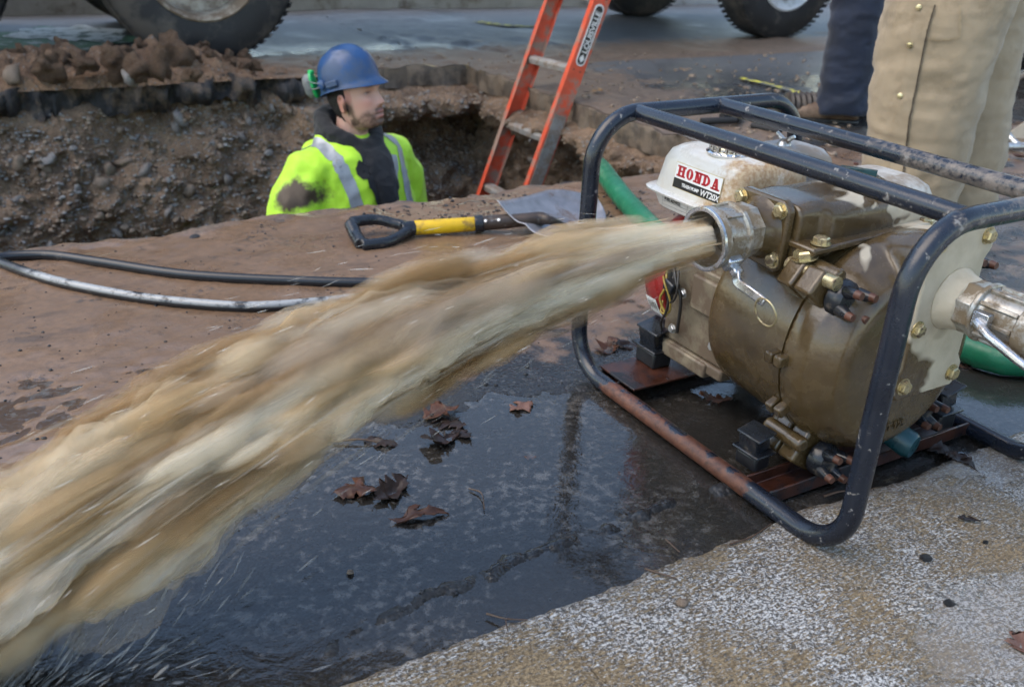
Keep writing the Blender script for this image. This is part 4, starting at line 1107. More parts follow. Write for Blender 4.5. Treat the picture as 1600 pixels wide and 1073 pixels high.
# fuel cap
b = MB(); fc = (.128, .178, .410); b.lathe([(0, .036), (.004, .038), (.006, .034)], fc, (0, 0, 1), 40)
prof_c = [(.006, .030), (.022, .030), (.026, .027), (.027, .005)]; b.lathe(prof_c, fc, (0, 0, 1), 40)
for k in range(14): a = k * 2 * math.pi / 14; b.tube([Vector(fc) + Vector((.030 * math.cos(a), .030 * math.sin(a), .007)), Vector(fc) + Vector((.030 * math.cos(a), .030 * math.sin(a), .022))], .0034, 8)
b.build("fuel_cap", M['chrome'], tank, 50)
# maker's label on the tank side facing the spout
def tank_y(z): return TY0 + np.interp(z, [.336, .345, .385, .400], [.003, .004, .009, .014])
LZ, LX = Vector((0, .0, 1)), Vector((1, 0, 0))
slope = Vector((0, (tank_y(.385) - tank_y(.345)) / .04, 1)).normalized()
lab0 = Vector((.064, tank_y(.352) - .0006, .3465))
def decal(name, rects, mat, off): 
    b = MB()
    nrm = LX.cross(slope)     # points out (-y)
    for r_ in rects: b.add([lab0 + LX * x + slope * y + nrm * off for x, y in r_], [tuple(range(len(r_)))])
    return b.build(name, mat, tank)
def rc4(x0, y0, x1, y1): return [(x0, y0), (x1, y0), (x1, y1), (x0, y1)]
LW, LH = .112, .0405
decal("label_border", [rc4(-.0008, -.0008, LW + .0008, LH + .0008)], M['decal_gold'], .0002)
decal("label_panel", [rc4(0, .0155, LW, LH)], M['decal_white'], .0006)
decal("label_band", [rc4(0, 0, LW, .0155)], M['decal_black'], .0006)
def slab_letters(word, x, y, h, adv, w, t):
    out = []; sf = t * .55; th = h * .16
    def serif(cx, yb, k=1.0): out.append(rc4(cx - t * .95 * k, yb, cx + t * .95 * k, yb + th))
    for ch in word:
        xl, xr = x + t * .9, x + w - t * .9
        if ch == 'H':
            for cx in (xl, xr): out.append(rc4(cx - t * .5, y, cx + t * .5, y + h)); serif(cx, y); serif(cx, y + h - th)
            out.append(rc4(xl, y + h * .43, xr, y + h * .58))
        elif ch == 'N':
            for cx in (xl, xr): out.append(rc4(cx - t * .38, y, cx + t * .38, y + h))
            out.append([(xl - t * .5, y + h), (xl + t * .6, y + h), (xr + t * .4, y), (xr - t * .7, y)]); serif(xl, y); serif(xr, y + h - th); serif(xl - t * .2, y + h - th, .7)
        elif ch == 'A':
            cx = (xl + xr) / 2; out.append([(cx - t * .55, y + h), (cx + t * .45, y + h), (xr + t * .55, y), (xr - t * .6, y)]); out.append([(cx - t * .55, y + h), (cx, y + h), (xl + t * .25, y), (xl - t * .35, y)])
            out.append(rc4(xl + t * .3, y + h * .26, xr - t * .2, y + h * .39)); serif(xl, y, .9); serif(xr, y, 1.05)
        else:
            n = 20; cx, cy = (xl + xr) / 2, y + h / 2; ro, ri = (xr - xl) / 2 + t * .55, (xr - xl) / 2 - t * .5
            a0, a1 = (0, 2 * math.pi) if ch == 'O' else (-math.pi / 2, math.pi / 2)
            if ch == 'D': cx = xl; ro = xr - xl + t * .5; ri = xr - xl - t * .5
            for k in range(n):
                p, q = a0 + (a1 - a0) * k / n, a0 + (a1 - a0) * (k + 1) / n
                out.append([(cx + ri * math.cos(p), cy + h * .37 * math.sin(p)), (cx + ro * math.cos(p), cy + h * .5 * math.sin(p)), (cx + ro * math.cos(q), cy + h * .5 * math.sin(q)), (cx + ri * math.cos(q), cy + h * .37 * math.sin(q))])
            if ch == 'D': out.append(rc4(xl - t * .5, y, xl + t * .5, y + h)); serif(xl, y); serif(xl, y + h - th)
        x += adv
    return out
decal("lettering", slab_letters("HONDA", .005, .0190, .0180, .0208, .0205, .0058), M['decal_red'], .0011)
nrm = LX.cross(slope)
for body, size, dx, dy, bold, sh in (("TRASH PUMP", .0078, .022, .0050, .00016, 0), ("WT20X", .0140, .068, .0030, .00025, .12)):
    tm = text_mesh(body, size, bold, sh, .92, .0001); place_mesh(tm, lab0 + LX * dx + slope * dy + nrm * .0012, LX, slope); link("lettering", tm, M['decal_white'], tank)
# smaller caution label below the lip
b = MB(); y_ = TY0 + .0016
def fl_rect(x0, z0, x1, z1, y): return [Vector((x0, y, z0)), Vector((x1, y, z0)), Vector((x1, y, z1)), Vector((x0, y, z1))]
for q in (fl_rect(.045, .306, .110, .3065, y_), fl_rect(.045, .3265, .110, .327, y_), fl_rect(.045, .306, .0455, .327, y_), fl_rect(.1095, .306, .110, .327, y_), fl_rect(.045, .318, .110, .3184, y_), fl_rect(.045, .312, .110, .3124, y_)): b.add(q, [(0, 1, 2, 3)])
b.build("caution_label", M['decal_black'], tank)
tm = text_mesh("FUEL ADVICE", .0070, .0002, depth=.0001); place_mesh(tm, (.050, y_ - .0002, .3198), (1, 0, 0), (0, 0, 1)); link("lettering", tm, M['decal_black'], tank)
# air cleaner with wing nut and slotted silencer guard
b = MB(); secs = []
for z, d, e in ((.30, .0, 4), (.385, .0, 4), (.402, .004, 3.6), (.414, .014, 3.2), (.419, .03, 3)):
    secs.append(((.140, .305, z), (1, 0, 0), (0, 1, 0), .062 - d, .056 - d, e))
b.loft(secs, 48); ac = b.build("air_cleaner", M['cover_grey'], pump, 50)
b = MB(); b.lathe([(0, .012), (.006, .010), (.012, .005)], (.140, .285, .418), (0, 0, 1), 16)
for s in (-1, 1): b.tube([(.140, .285, .424), (.140 + s * .010, .285, .430), (.140 + s * .018, .285 + s * .002, .436)], [.004, .0045, .003], 8)
b.build("wing_nut", M['zinc'], ac, 50)
b = MB(); secs = []
for z, d, e in ((.30, .0, 5), (.372, .0, 5), (.384, .005, 4.6), (.394, .018, 4), (.398, .036, 3.4), (.399, .05, 3)):
    secs.append(((.270, .372, z), (1, 0, 0), (0, 1, 0), .070 - d, .062 - d, e))
b.loft(secs, 56); mg = b.build("silencer_guard", M['cover_white'], pump, 50)
for k in range(12):
    b = MB(); x = .243 + k * .0078; b.prism([(-.0018, 0), (.0018, 0), (.0018, .019), (-.0018, .019)], (x, .3195 + .0020, .3815), (1, 0, 0), (0, .52, .85), (0, -.004, .0025)); b.build("slot", M['decal_black'], mg)
b = MB(); b.lathe([(0, .004), (.003, .004), (.004, .002)], (.225, .365, .3985), (0, 0, 1), 12); b.build("rusty_screw", M['knob_rust'], mg)
# feet of the casing towards the rails, drain plug
b = MB(); b.tube([(.455, .255, .060), (.500, .270, .045), (.508, .272, .044)], [.020, .022, .018], 16); b.build("drain_plug", M['teal_plastic'], pump, 45)
b = MB(); b.box((.40, .13, .048), (.06, .05, .055)); b.box((.40, .29, .048), (.06, .05, .055)); b.build("casing_foot", M['casing'], pump, bevel=.008)

# ------------------------------------------------------------------ the spout of muddy water
JS = 1.16
def jet_p(s):
    s = np.asarray(s, float); return np.stack([np.full_like(s, DX), -.047 - s, .362 - .285 * s * s - .02 * s], -1)
def jet_r(s):
    return .030 + .040 * (1 - np.exp(-(np.asarray(s, float) / .34) ** 1.5)) + .004 * np.asarray(s)
PAL = np.array([(.86, .77, .60), (.77, .63, .43), (.64, .46, .25), (.43, .27, .12), (.68, .63, .57), (.90, .87, .80)])
def tones(s, th, rho, seed, sharp=1.0):
    """silt load of the water: long streaks drawn out along the flow"""
    a = fbm(s * 3.0, np.cos(th) * 1.6 + 3, np.sin(th) * 1.6, oct=4, seed=seed) ; b = fbm(s * 6 + 4, np.cos(th) * 5.0, np.sin(th) * 5.0, oct=4, seed=seed + 5)
    k = np.clip(.44 + .85 * a * sharp + .38 * b, 0, .999) * 3.0
    i = k.astype(int); f = (k - i)[:, None]; c = PAL[i] * (1 - f) + PAL[np.minimum(i + 1, 3)] * f
    g = np.clip(fbm(s * 2.2 + 11, np.cos(th) * 2.2, np.sin(th) * 2.2, oct=3, seed=seed + 9) * 1.2 - .2, 0, .40)[:, None]
    return c * (1 - g) + PAL[4] * g
def core(rscale, seed, s0, s1, offs, a0):
    ns, nt = 260, 96; s = np.linspace(s0, s1, ns); th = np.linspace(0, 2 * np.pi, nt, endpoint=False); ss, tt = np.meshgrid(s, th, indexing='ij')
    fl = ss.ravel(); ft = tt.ravel()
    lump = (1.15 * fbm(fl * 5.5, np.cos(ft) * 1.4, np.sin(ft) * 1.4, oct=3, seed=101) + .60 * fbm(fl * 17, np.cos(ft) * 3, np.sin(ft) * 3, oct=4, seed=seed * 7)) * sstep(.02, .4, fl); ridge = fbm(fl * 5.0, np.cos(ft) * 5, np.sin(ft) * 5, oct=4, seed=seed + 2) * sstep(0, .2, fl)
    rr = jet_r(fl) * (rscale + (.20 + .20 * rscale) * lump + .06 * ridge)
    cpt = jet_p(fl); P = cpt + np.stack([np.cos(ft) * rr * 1.05, np.zeros_like(rr), np.sin(ft) * rr], 1) + np.outer(sstep(0, .4, fl), offs)
    idx = np.arange(ns * nt).reshape(ns, nt); j = np.roll(idx, -1, 1)
    F = np.stack([idx[:-1], j[:-1], j[1:], idx[1:]], -1).reshape(-1, 4)
    col = tones(fl, ft, 1, 121)
    al = a0 + (.22 if a0 < .9 else 0) * fbm(fl * 4, np.cos(ft) * 5, np.sin(ft) * 5, oct=4, seed=seed + 40)
    al = np.clip(al, .05, 1) * (1 - sstep(s1 - .12, s1, fl) * .8)
    return P, F, col, al
VV, FF, CC, AA, off = [], [], [], [], 0
for rs, sd, s0, s1, of, a0 in ((.64, 101, 0, JS, (0, 0, 0), 1.0), (.73, 102, 0, JS, (0, 0, 0), .36), (.81, 103, 0, JS, (0, 0, 0), .32), (.89, 104, 0, JS, (0, 0, 0), .27), (.97, 105, .03, JS, (0, 0, 0), .22), (1.06, 106, .08, JS, (0, 0, 0), .16), (1.16, 107, .12, JS, (0, 0, 0), .11)):
    P, F, c_, a_ = core(rs, sd, s0, s1, np.array(of), a0); VV.append(P); FF.append(F + off); CC.append(c_); AA.append(a_); off += len(P)
me = np_mesh("water_jet", np.vstack(VV), np.vstack(FF)); cattr(me, "tone", np.vstack(CC)); fattr(me, "alpha", np.concatenate(AA))
jet_o = link("water_jet", me, M['jet_core']); jet_o.matrix_world = PM; tag(jet_o, "thick jet of silty tan water spouting from the pump's outlet", "water jet", kind="stuff")
# strands and drops drawn off the jet
def spindles(P, D, Ln, Rd, col, al, K=3):
    n = len(P); D = D / np.linalg.norm(D, axis=1)[:, None]; up = np.tile([0., 0, 1], (n, 1)); A1 = np.cross(D, up); A1 /= np.linalg.norm(A1, axis=1)[:, None] + 1e-9; A2 = np.cross(D, A1)
    rows = []; ts = (-.5, -.28, .05, .32, .5); rs = (.0, .75, 1.0, .7, .0); av = (0, .8, 1, .6, 0)
    for t_, r__ in zip(ts, rs):
        for k in range(K):
            a = k * 2 * math.pi / K; rows.append(P + D * (Ln * t_)[:, None] + (A1 * math.cos(a) + A2 * math.sin(a)) * (Rd * max(r__, .02))[:, None])
    V = np.stack(rows, 1).reshape(-1, 3)
    f = []
    for i in range(4):
        for k in range(K): f.append((K * i + k, K * i + (k + 1) % K, K * i + K + (k + 1) % K, K * i + K + k))
    F = (np.array(f)[None] + (np.arange(n) * 5 * K)[:, None, None]).reshape(-1, 4)
    C = np.repeat(col, 5 * K, 0); Aa = (al[:, None, None] * np.array(av)[None, :, None] * np.ones((1, 1, K))).reshape(-1)
    return V, F, C, Aa
r = np.random.default_rng(77); N = 4500
s = r.random(N) ** .75 * JS; th = r.random(N) * 2 * np.pi
rho = jet_r(s) * np.clip(np.abs(r.normal(.92, .22, N)), 0, 1.6) * (1 + .35 * fbm(s * 4.5, np.cos(th) * 1.5, np.sin(th) * 1.5, oct=3, seed=301) * sstep(.05, .4, s))
c0 = jet_p(s); P = c0 + np.stack([np.cos(th) * rho * 1.05, r.normal(0, .01, N), np.sin(th) * rho], 1)
tg = jet_p(s + .01) - jet_p(s); D = tg / np.linalg.norm(tg, axis=1)[:, None] + np.stack([np.cos(th), np.zeros(N), np.sin(th)], 1) * (.10 * sstep(0, .3, s) * (rho / jet_r(s)))[:, None] + r.normal(0, .02, (N, 3))
Ln = r.uniform(.05, .19, N) * (.35 + .65 * sstep(0, .3, s)); Rd = .0006 + .0045 * r.random(N) ** 2.4 * (.35 + .65 * sstep(0, .5, s))
col = tones(s, th, rho, 121); glint = (r.random(N) < .15)[:, None]; col = np.where(glint, PAL[5] * r.uniform(.85, 1.1, (N, 1)), col * r.uniform(.8, 1.2, (N, 1)))  # some strands coloured near-white to paint glints of light on the water
al = r.uniform(.08, .32, N) * np.clip(1.7 - rho / jet_r(s), .25, 1)
V, F, C, Aa = spindles(P, D, Ln, Rd, np.clip(col, 0, 1), al)
# ragged gouts that break away along the outline
NG = 330; sg = .10 + r.random(NG) ** .8 * (JS - .12); tg_ = r.random(NG) * 2 * np.pi
rg = jet_r(sg) * r.uniform(.80, 1.22, NG); Pg = jet_p(sg) + np.stack([np.cos(tg_) * rg * 1.05, np.zeros(NG), np.sin(tg_) * rg], 1)
tt_ = jet_p(sg + .01) - jet_p(sg); Dg = tt_ / np.linalg.norm(tt_, axis=1)[:, None] + np.stack([np.cos(tg_), np.zeros(NG), np.sin(tg_)], 1) * .13
gL, gR = r.uniform(.06, .17, NG), r.uniform(.007, .020, NG); gC = np.clip(tones(sg, tg_, rg, 121) * r.uniform(.92, 1.12, (NG, 1)), 0, 1); gA = r.uniform(.13, .24, NG)
gs_ = [spindles(Pg, Dg, gL * k1, gR * k2, gC, gA, 8) for k1, k2 in ((.75, .45), (.9, .72), (1.0, 1.0))]
gv = np.vstack([q[0] for q in gs_]); gf = np.vstack([q[1] + i * len(gs_[0][0]) for i, q in enumerate(gs_)]); gc = np.vstack([q[2] for q in gs_]); ga = np.concatenate([q[3] for q in gs_])
# flung drops and splash where the jet meets the ground
N2 = 420; s = r.random(N2) ** .8 * JS; th = r.random(N2) * 2 * np.pi; rho = jet_r(s) * r.uniform(1.1, 2.1, N2)
P2 = jet_p(s) + np.stack([np.cos(th) * rho, r.normal(0, .02, N2), np.sin(th) * rho], 1); ok = (P2[:, 2] > .01) & (s > .12)
tg = jet_p(s + .01) - jet_p(s); D2 = tg + np.stack([np.cos(th), 0 * th, np.sin(th)], 1) * .002 + r.normal(0, .001, (N2, 3))
a, b_, c_, d_ = spindles(P2[ok], D2[ok], r.uniform(.008, .035, ok.sum()), r.uniform(.0003, .0010, ok.sum()), np.tile(PAL[5], (ok.sum(), 1)), r.uniform(.12, .36, ok.sum()))
N3 = 1500; hit = jet_p(np.array([JS]))[0]; ang = r.random(N3) * 2 * np.pi; dist = np.abs(r.normal(0, .13, N3)); up = r.random(N3) ** 2
P3 = np.stack([hit[0] + .06 + np.cos(ang) * dist, hit[1] + .22 + np.sin(ang) * dist, .004 + up * .05], 1); D3 = np.stack([np.cos(ang), np.sin(ang) - .5, up * .7], 1)
e, f_, g, h = spindles(P3, D3, r.uniform(.01, .05, N3), r.uniform(.0005, .0022, N3), np.tile([.50, .49, .47], (N3, 1)) * r.uniform(.6, 1.2, (N3, 1)), r.uniform(.2, .6, N3))
F = np.vstack([F, b_ + len(V), f_ + len(V) + len(a), gf + len(V) + len(a) + len(e)]); V = np.vstack([V, a, e, gv]); C = np.vstack([C, c_, g, gc]); Aa = np.concatenate([Aa, d_, h, ga])
me = np_mesh("water_strands", V, F); cattr(me, "tone", np.clip(C, 0, 1)); fattr(me, "alpha", np.clip(Aa, 0, 1))
o = link("water_spray", me, M['jet_strand']); o.matrix_world = PM; tag(o, "spray of muddy strands and drops flung off the water jet", "spray", kind="stuff")
# drips off the casing towards the mount
# ------------------------------------------------------------------ ladder
def ladder():
    rb, rt = at_depth(838, 285, 3.92), at_depth(938, 0, 4.08)
    lb, lt = at_depth(757, 300, 4.25), at_depth(866, 0, 4.41)
    d = ((rt - rb).normalized() + (lt - lb).normalized()).normalized()
    def on(b, z): return b + d * ((z - b.z) / d.z)
    r0, l0 = on(rb, 0), on(lb, 0)
    w = (l0 - r0); w -= d * w.dot(d); wn_ = w.normalized(); W = w.length; nrm = wn_.cross(d).normalized()   # faces up-left
    base = on(rb, -1.40)
    root = empty("ladder", base)
    tag(root, "orange fibreglass ladder with grey rungs leaning out of the trench", "ladder")
    tlen = (1.35 + 1.40) / d.z
    for side in (0, 1):
        o0 = w * side; s = 1 if side == 0 else -1       # web outside, flanges pointing inwards
        D, fl, th = .078, .030, .004
        prof_ = [(-D / 2, 0), (D / 2, 0), (D / 2, fl), (D / 2 - th, fl), (D / 2 - th, th), (-D / 2 + th, th), (-D / 2 + th, fl), (-D / 2, fl)]
        b = MB(); b.prism(prof_, o0, nrm, wn_ * s, d * tlen); rail = b.build("rail", M['ladder_orange'], root, bevel=.0015)
        if side == 0:
            # dull aluminium shoe strip and the maker's badge on the outside of the near rail
            t0 = (ground(900, 150).z * 0 + 1.40 + .005) / d.z
            b = MB(); b.prism([(-.030, -.0035), (.030, -.0035), (.030, -.0008), (-.030, -.0008)], o0 + d * (t0 - .75), nrm, wn_, d * .70); b.build("shoe_plate", M['ladder_alu'], rail)
            bl, bw = .260, .046; c0 = o0 + d * (t0 + .165) - wn_ * .0008
            def badge(name, L, Wd, off, mat):
                n = 10; out = [(Wd / 2 * math.cos(math.pi * k / n), L / 2 - Wd / 2 + Wd / 2 * math.sin(math.pi * k / n)) for k in range(n + 1)] + [(-Wd / 2 * math.cos(math.pi * k / n), -L / 2 + Wd / 2 - Wd / 2 * math.sin(math.pi * k / n)) for k in range(n + 1)]
                b = MB(); b.prism(out, c0 + d * bl / 2, nrm, d, -wn_ * off); return b.build(name, mat, rail)
            badge("badge", bl, bw, .002, M['decal_white']); badge("badge_panel", bl - .014, bw - .012, .003, M['decal_black'])
            tm = text_mesh("LOUISVILLE", .034, .0006, spacing=.95, depth=.0005)
            V = coords(tm); V[:, 0] *= (.175 / max(V[:, 0].max(), 1e-6)); set_coords(tm, V)
            ux = d; uy = nrm * (1 if ux.cross(nrm).dot(-wn_) > 0 else -1)
            place_mesh(tm, c0 + d * .055 - uy * .012 - wn_ * .0040, ux, uy); link("lettering", tm, M['decal_white'], rail)
            b = MB(); b.prism([(-.012, 0), (0, -.018), (.012, 0), (0, .018)], c0 + d * .032 - wn_ * .003, nrm, d, -wn_ * .0012); b.build("diamond_mark", M['decal_white'], rail)
    # rungs meet the far rail at these heights in the picture; spacing is the usual 305 mm
    zr = at_depth(790, 190, 4.30).z; t_ref = (zr + 1.40) / d.z
    k = -int(t_ref / .305); t_ = t_ref + k * .305
    while t_ < tlen - .05:
        if t_ > .1:
            b = MB(); pr = [(-.024, -.016), (.024, -.016), (.027, .006), (.020, .016), (-.020, .016), (-.027, .006)]
            m = Matrix.Rotation(0, 3, 'X'); up = Vector((0, 0, 1)); fx = up.cross(wn_).normalized(); up2 = wn_.cross(fx) * 1.0
            b.prism(pr, d * t_ + wn_ * .004, fx, Vector((0, 0, 1)), wn_ * (W - .008)); b.build("rung", M['ladder_alu'], root, bevel=.002)
            for sd in (0, 1):
                for q in (-.018, .018):
                    c_ = MB(); c_.lathe([(0, .004), (.002, .003)], d * t_ + wn_ * (.0055 if sd == 0 else W - .0055) + nrm * q + (-wn_ if sd == 0 else wn_) * .0055, -wn_ if sd == 0 else wn_, 8); c_.build("rivet", M['knob_rust'], root)
        t_ += .305
ladder()

# ------------------------------------------------------------------ shovel lying on the mud
def shovel():
    P = [ground(556, 368, .020), ground(650, 356, .024), ground(742, 350, .026), ground(826, 343, .040), ground(862, 340, .050)]
    tip = ground(946, 322, .025)
    o = P[0].copy(); o.z = 0; root = empty("shovel", o); tag(root, "D-handled shovel with yellow shaft lying beside the trench", "shovel")
    P = [p - o for p in P]; tip = tip - o
    ax = (P[1] - P[0]).normalized(); side = Vector((0, 0, 1)).cross(ax).normalized(); up = ax.cross(side)
    gs = (side * .94 + up * .34).normalized()
    b = MB(); A0 = P[0]; J = A0 + ax * .115
    g1, g2 = A0 + gs * .052, A0 - gs * .052; g2.z = max(g2.z, .011)
    b.tube([g1 - gs * .004, A0, g2 + gs * .004], .0165, 14)
    for g in (g1, g2): b.tube(bez([g, g + ax * .062, J + (g - A0) * .42, J + ax * .03], 6), [.0145] * 6 + [.0135] * 6 + [.014] * 7, 12)
    b.tube([J, P[1] + ax * -.004], [.0185, .0195], 16); link("d_grip", fuse(b, .003, 3), M['black_plastic'], root)
    b = MB(); b.tube([P[1] - ax * .006, P[1], P[2], P[2] + ax * .003], [.016, .0185, .0182, .0165], 20); b.build("shaft", M['yellow_paint'], root, 50)
    a2 = (P[3] - P[2]).normalized()
    b = MB(); b.tube([P[2], P[2] + a2 * .022], [.0225, .0215], 20); b.build("ferrule", M['black_plastic'], root, 40, bevel=.002)
    b = MB(); b.tube(bez([P[2] + a2 * .02, P[3] - a2 * .08, P[3] - a2 * .02, P[3] + a2 * .03, P[4] + Vector((0, 0, -.008)), P[4] + (tip - P[4]).normalized() * .07 + Vector((0, 0, -.030))], 6), [.0185] * 10 + [.017] * 10 + [.015, .014, .013, .012, .011, .010, .009, .008, .006, .005, .004], 16); sk = b.build("socket", M['shovel_shaft'], root, 50)
    for q in (.045, .012): 
        c = MB(); c.lathe([(0, .005), (.003, .0035)], P[2] + a2 * (.02 + q) + Vector((-.004, -.016, .010)), (-.2, -.8, .5), 10); c.build("rivet", M['zinc'], sk)
    # blade: dished sheet, longer than wide, lying on its near edge
    L = (tip - P[4]).length + .06; fx = (tip - P[4]); fx.z = 0; fx.normalize(); sy = Vector((0, 0, 1)).cross(fx)
    tilt = R(16); sy2 = sy * math.cos(tilt) + Vector((0, 0, 1)) * math.sin(tilt); nz = fx.cross(sy2)
    org = P[4] - fx * .07 + Vector((0, 0, -.028))
    nu, nv = 26, 18; V = []; half = .098
    for i in range(nu + 1):
        s = i / nu; wv = half * (1 - max(0, (s - .62) / .38) ** 2.4 * .96)
        for j in range(nv + 1):
            q = -1 + 2 * j / nv; rib = .009 * math.exp(-(q / .16) ** 2) * max(0, 1 - s * 1.7)
            V.append(org + fx * (s * L) + sy2 * (q * wv + .035) + nz * (.024 * q * q - .016 * math.sin(s * 2.6) + rib + .004 * math.exp(-(s / .02) ** 2)))
    F = [(i * (nv + 1) + j, (i + 1) * (nv + 1) + j, (i + 1) * (nv + 1) + j + 1, i * (nv + 1) + j + 1) for i in range(nu) for j in range(nv)]
    b = MB(); b.add(V, F); bl = b.build("blade", M['shovel_steel'], root, 60); sd = bl.modifiers.new("thick", 'SOLIDIFY'); sd.thickness = .003
shovel()

# ------------------------------------------------------------------ hoses
def hose(name, pts, rad, mat, label, n=16, step=14, printed=False, rib=0):
    P = bez(pts, step); b = MB(); rs = [rad] * len(P)
    if rib:
        rs = [rad * (1 + (.022 if (i // 2) % 2 else 0)) for i in range(len(P))]
    b.tube(P, rs, n); me = b.mesh(name, 70)
    if printed:
        me.update(); nz = normals(me); Vc = coords(me); fattr(me, "print", sstep(.25, .55, nz[:, 2]) * sstep(1.83, 1.80, Vc[:, 1] + .0 * Vc[:, 0]))
    o = link(name, me, mat); tag(o, label, "hose"); return o
hp = [(960, 408), (850, 425), (740, 440), (640, 442), (500, 440), (300, 430), (160, 410), (80, 399), (20, 400), (-8, 406), (10, 414), (90, 440), (200, 462), (300, 474), (400, 479), (520, 470), (640, 456), (760, 440), (880, 425)]
hose("hose", [ground(x, y, .0112 + .006 * (i % 2 == 3) + (.02 if i > 16 else 0)) for i, (x, y) in enumerate(hp)], .0110, M['printed_hose'], "thin black air hose looped on the silty road", 14, 12, True)
W0 = PM @ Vector((.672, .234, .302)); XD = (PM.to_3x3() @ Vector((1, 0, 0)))
gp = [W0, W0 + XD * .07 + Vector((0, 0, -.012)), Vector((.83, .80, .19)), Vector((1.00, .80, .075)), Vector((1.14, 1.00, .031)), Vector((1.15, 1.28, .030)), Vector((1.02, 1.53, .030)), ground(1560, 560, .030), ground(1480, 528, .030), Vector((.68, 1.98, .030)), Vector((.47, 2.20, .030)), ground(1040, 372, .030), ground(985, 322, .034), ground(955, 285, .050), ground(938, 262, .02), ground(925, 255, -.12), ground(915, 268, -.40), Vector((.20, 3.05, -1.0)), Vector((.16, 3.0, -1.44))]
hose("hose", gp, .0285, M['green_hose'], "thick green suction hose running from the trench round behind the pump", 20, 16, rib=1)

# ------------------------------------------------------------------ people
def wrinkle(me, amp, f, seed, fold=(1, 1, 1)):
    V, N = coords(me), normals(me)
    a = fbm(V[:, 0] * f * fold[0], V[:, 1] * f * fold[1], V[:, 2] * f * fold[2], oct=3, seed=seed)
    set_coords(me, V + N * ((1 - 2 * np.abs(a)) * amp)[:, None]); return me
def skin_mesh(mb, voxel, cfun, smooth=2):
    me = fuse(mb, voxel, smooth); V = coords(me); cattr(me, "skin", cfun(V)); return me
Z = Vector((0, 0, 1))
def head_shell(mb, c, yaw, pitch, tilt=0):
    m = Matrix.Rotation(yaw, 3, 'Z') @ Matrix.Rotation(-pitch, 3, 'Y') @ Matrix.Rotation(tilt, 3, 'X'); c = Vector(c)
    zt = np.array([.118, .112, .098, .078, .05, .03, .015, .0, -.02, -.035, -.05, -.060, -.068, -.076, -.084, -.094, -.106, -.116, -.122])
    fr = np.array([.005, .035, .062, .080, .092, .0965, .093, .087, .089, .0895, .0895, .090, .0915, .0885, .0905, .0865, .0885, .080, .055])
    bk = np.array([-.03, -.055, -.078, -.093, -.102, -.103, -.102, -.100, -.094, -.088, -.080, -.074, -.068, -.062, -.056, -.050, -.042, -.034, -.02])
    hw = np.array([.015, .035, .052, .065, .0735, .076, .0765, .076, .0745, .072, .0695, .067, .065, .0625, .060, .0555, .047, .036, .02])
    zz = np.linspace(zt[0], zt[-1], 90); n = 96; secs = []
    F, B, Hh = (np.interp(-zz, -zt, a) for a in (fr, bk, hw)); base = len(mb.v)
    for z, f, bb, h in zip(zz, F, B, Hh):
        for k in range(n):
            th = 2 * math.pi * k / n; cs, sn = math.cos(th), math.sin(th)
            x = (f if cs > 0 else -bb) * (abs(cs) ** .9) * (1 if cs > 0 else -1); y = h * math.copysign(abs(sn) ** .9, sn)
            if cs > 0:
                nose = np.interp(-z, [-.022, -.010, .010, .028, .040, .047, .054], [0, .006, .014, .024, .027, .016, 0]); wn2 = np.interp(-z, [-.02, .02, .040, .05], [.010, .012, .0165, .017])
                x += float(nose) * math.exp(-(y / float(wn2)) ** 2)
                x -= .011 * (math.exp(-(((y - .033) / .015) ** 2 + ((z - .002) / .011) ** 2)) + math.exp(-(((y + .033) / .015) ** 2 + ((z - .002) / .011) ** 2)))
                x += .005 * (math.exp(-(((abs(y) - .032) / .02) ** 2 + ((z - .022) / .007) ** 2)))
                x += .005 * math.exp(-(((abs(y) - .042) / .016) ** 2 + ((z + .028) / .016) ** 2))
                x += .005 * math.exp(-((y / .018) ** 2 + ((z + .067) / .005) ** 2)) + .0055 * math.exp(-((y / .017) ** 2 + ((z + .083) / .0055) ** 2))
                x -= .006 * math.exp(-((y / .020) ** 2 + ((z + .0755) / .0028) ** 2)) + .004 * math.exp(-((y / .02) ** 2 + ((z + .094) / .005) ** 2))
            mb.v.append(tuple(c + m @ Vector((x, y, z))))
    for i in range(len(zz) - 1):
        for k in range(n): mb.f.append((base + i * n + k, base + i * n + (k + 1) % n, base + (i + 1) * n + (k + 1) % n, base + (i + 1) * n + k))
    mb.f[-(len(zz) - 1) * n:] = [tuple(reversed(f)) for f in mb.f[-(len(zz) - 1) * n:]]
    mb.f.append(tuple(base + k for k in range(n))); mb.f.append(tuple(base + (len(zz) - 1) * n + k for k in reversed(range(n))))
    for s in (-1, 1):
        e = c + m @ Vector((-.006, s * .0765, -.018)); em = m @ Matrix.Rotation(s * .35, 3, 'Z') @ Matrix.Rotation(.2, 3, 'Y')
        ring = [e + em @ Vector((.015 * math.cos(a * .3927) * (1.15 if math.sin(a * .3927) > 0 else .8), s * (.007 + .003 * math.sin(a * .3927)), .029 * math.sin(a * .3927))) for a in range(16)]
        mb.tube(ring, .0052, 8, closed=True); mb.sphere(e + em @ Vector((.002, s * .002, -.002)), (.013, .006, .024), 10, 8, em)
    return m
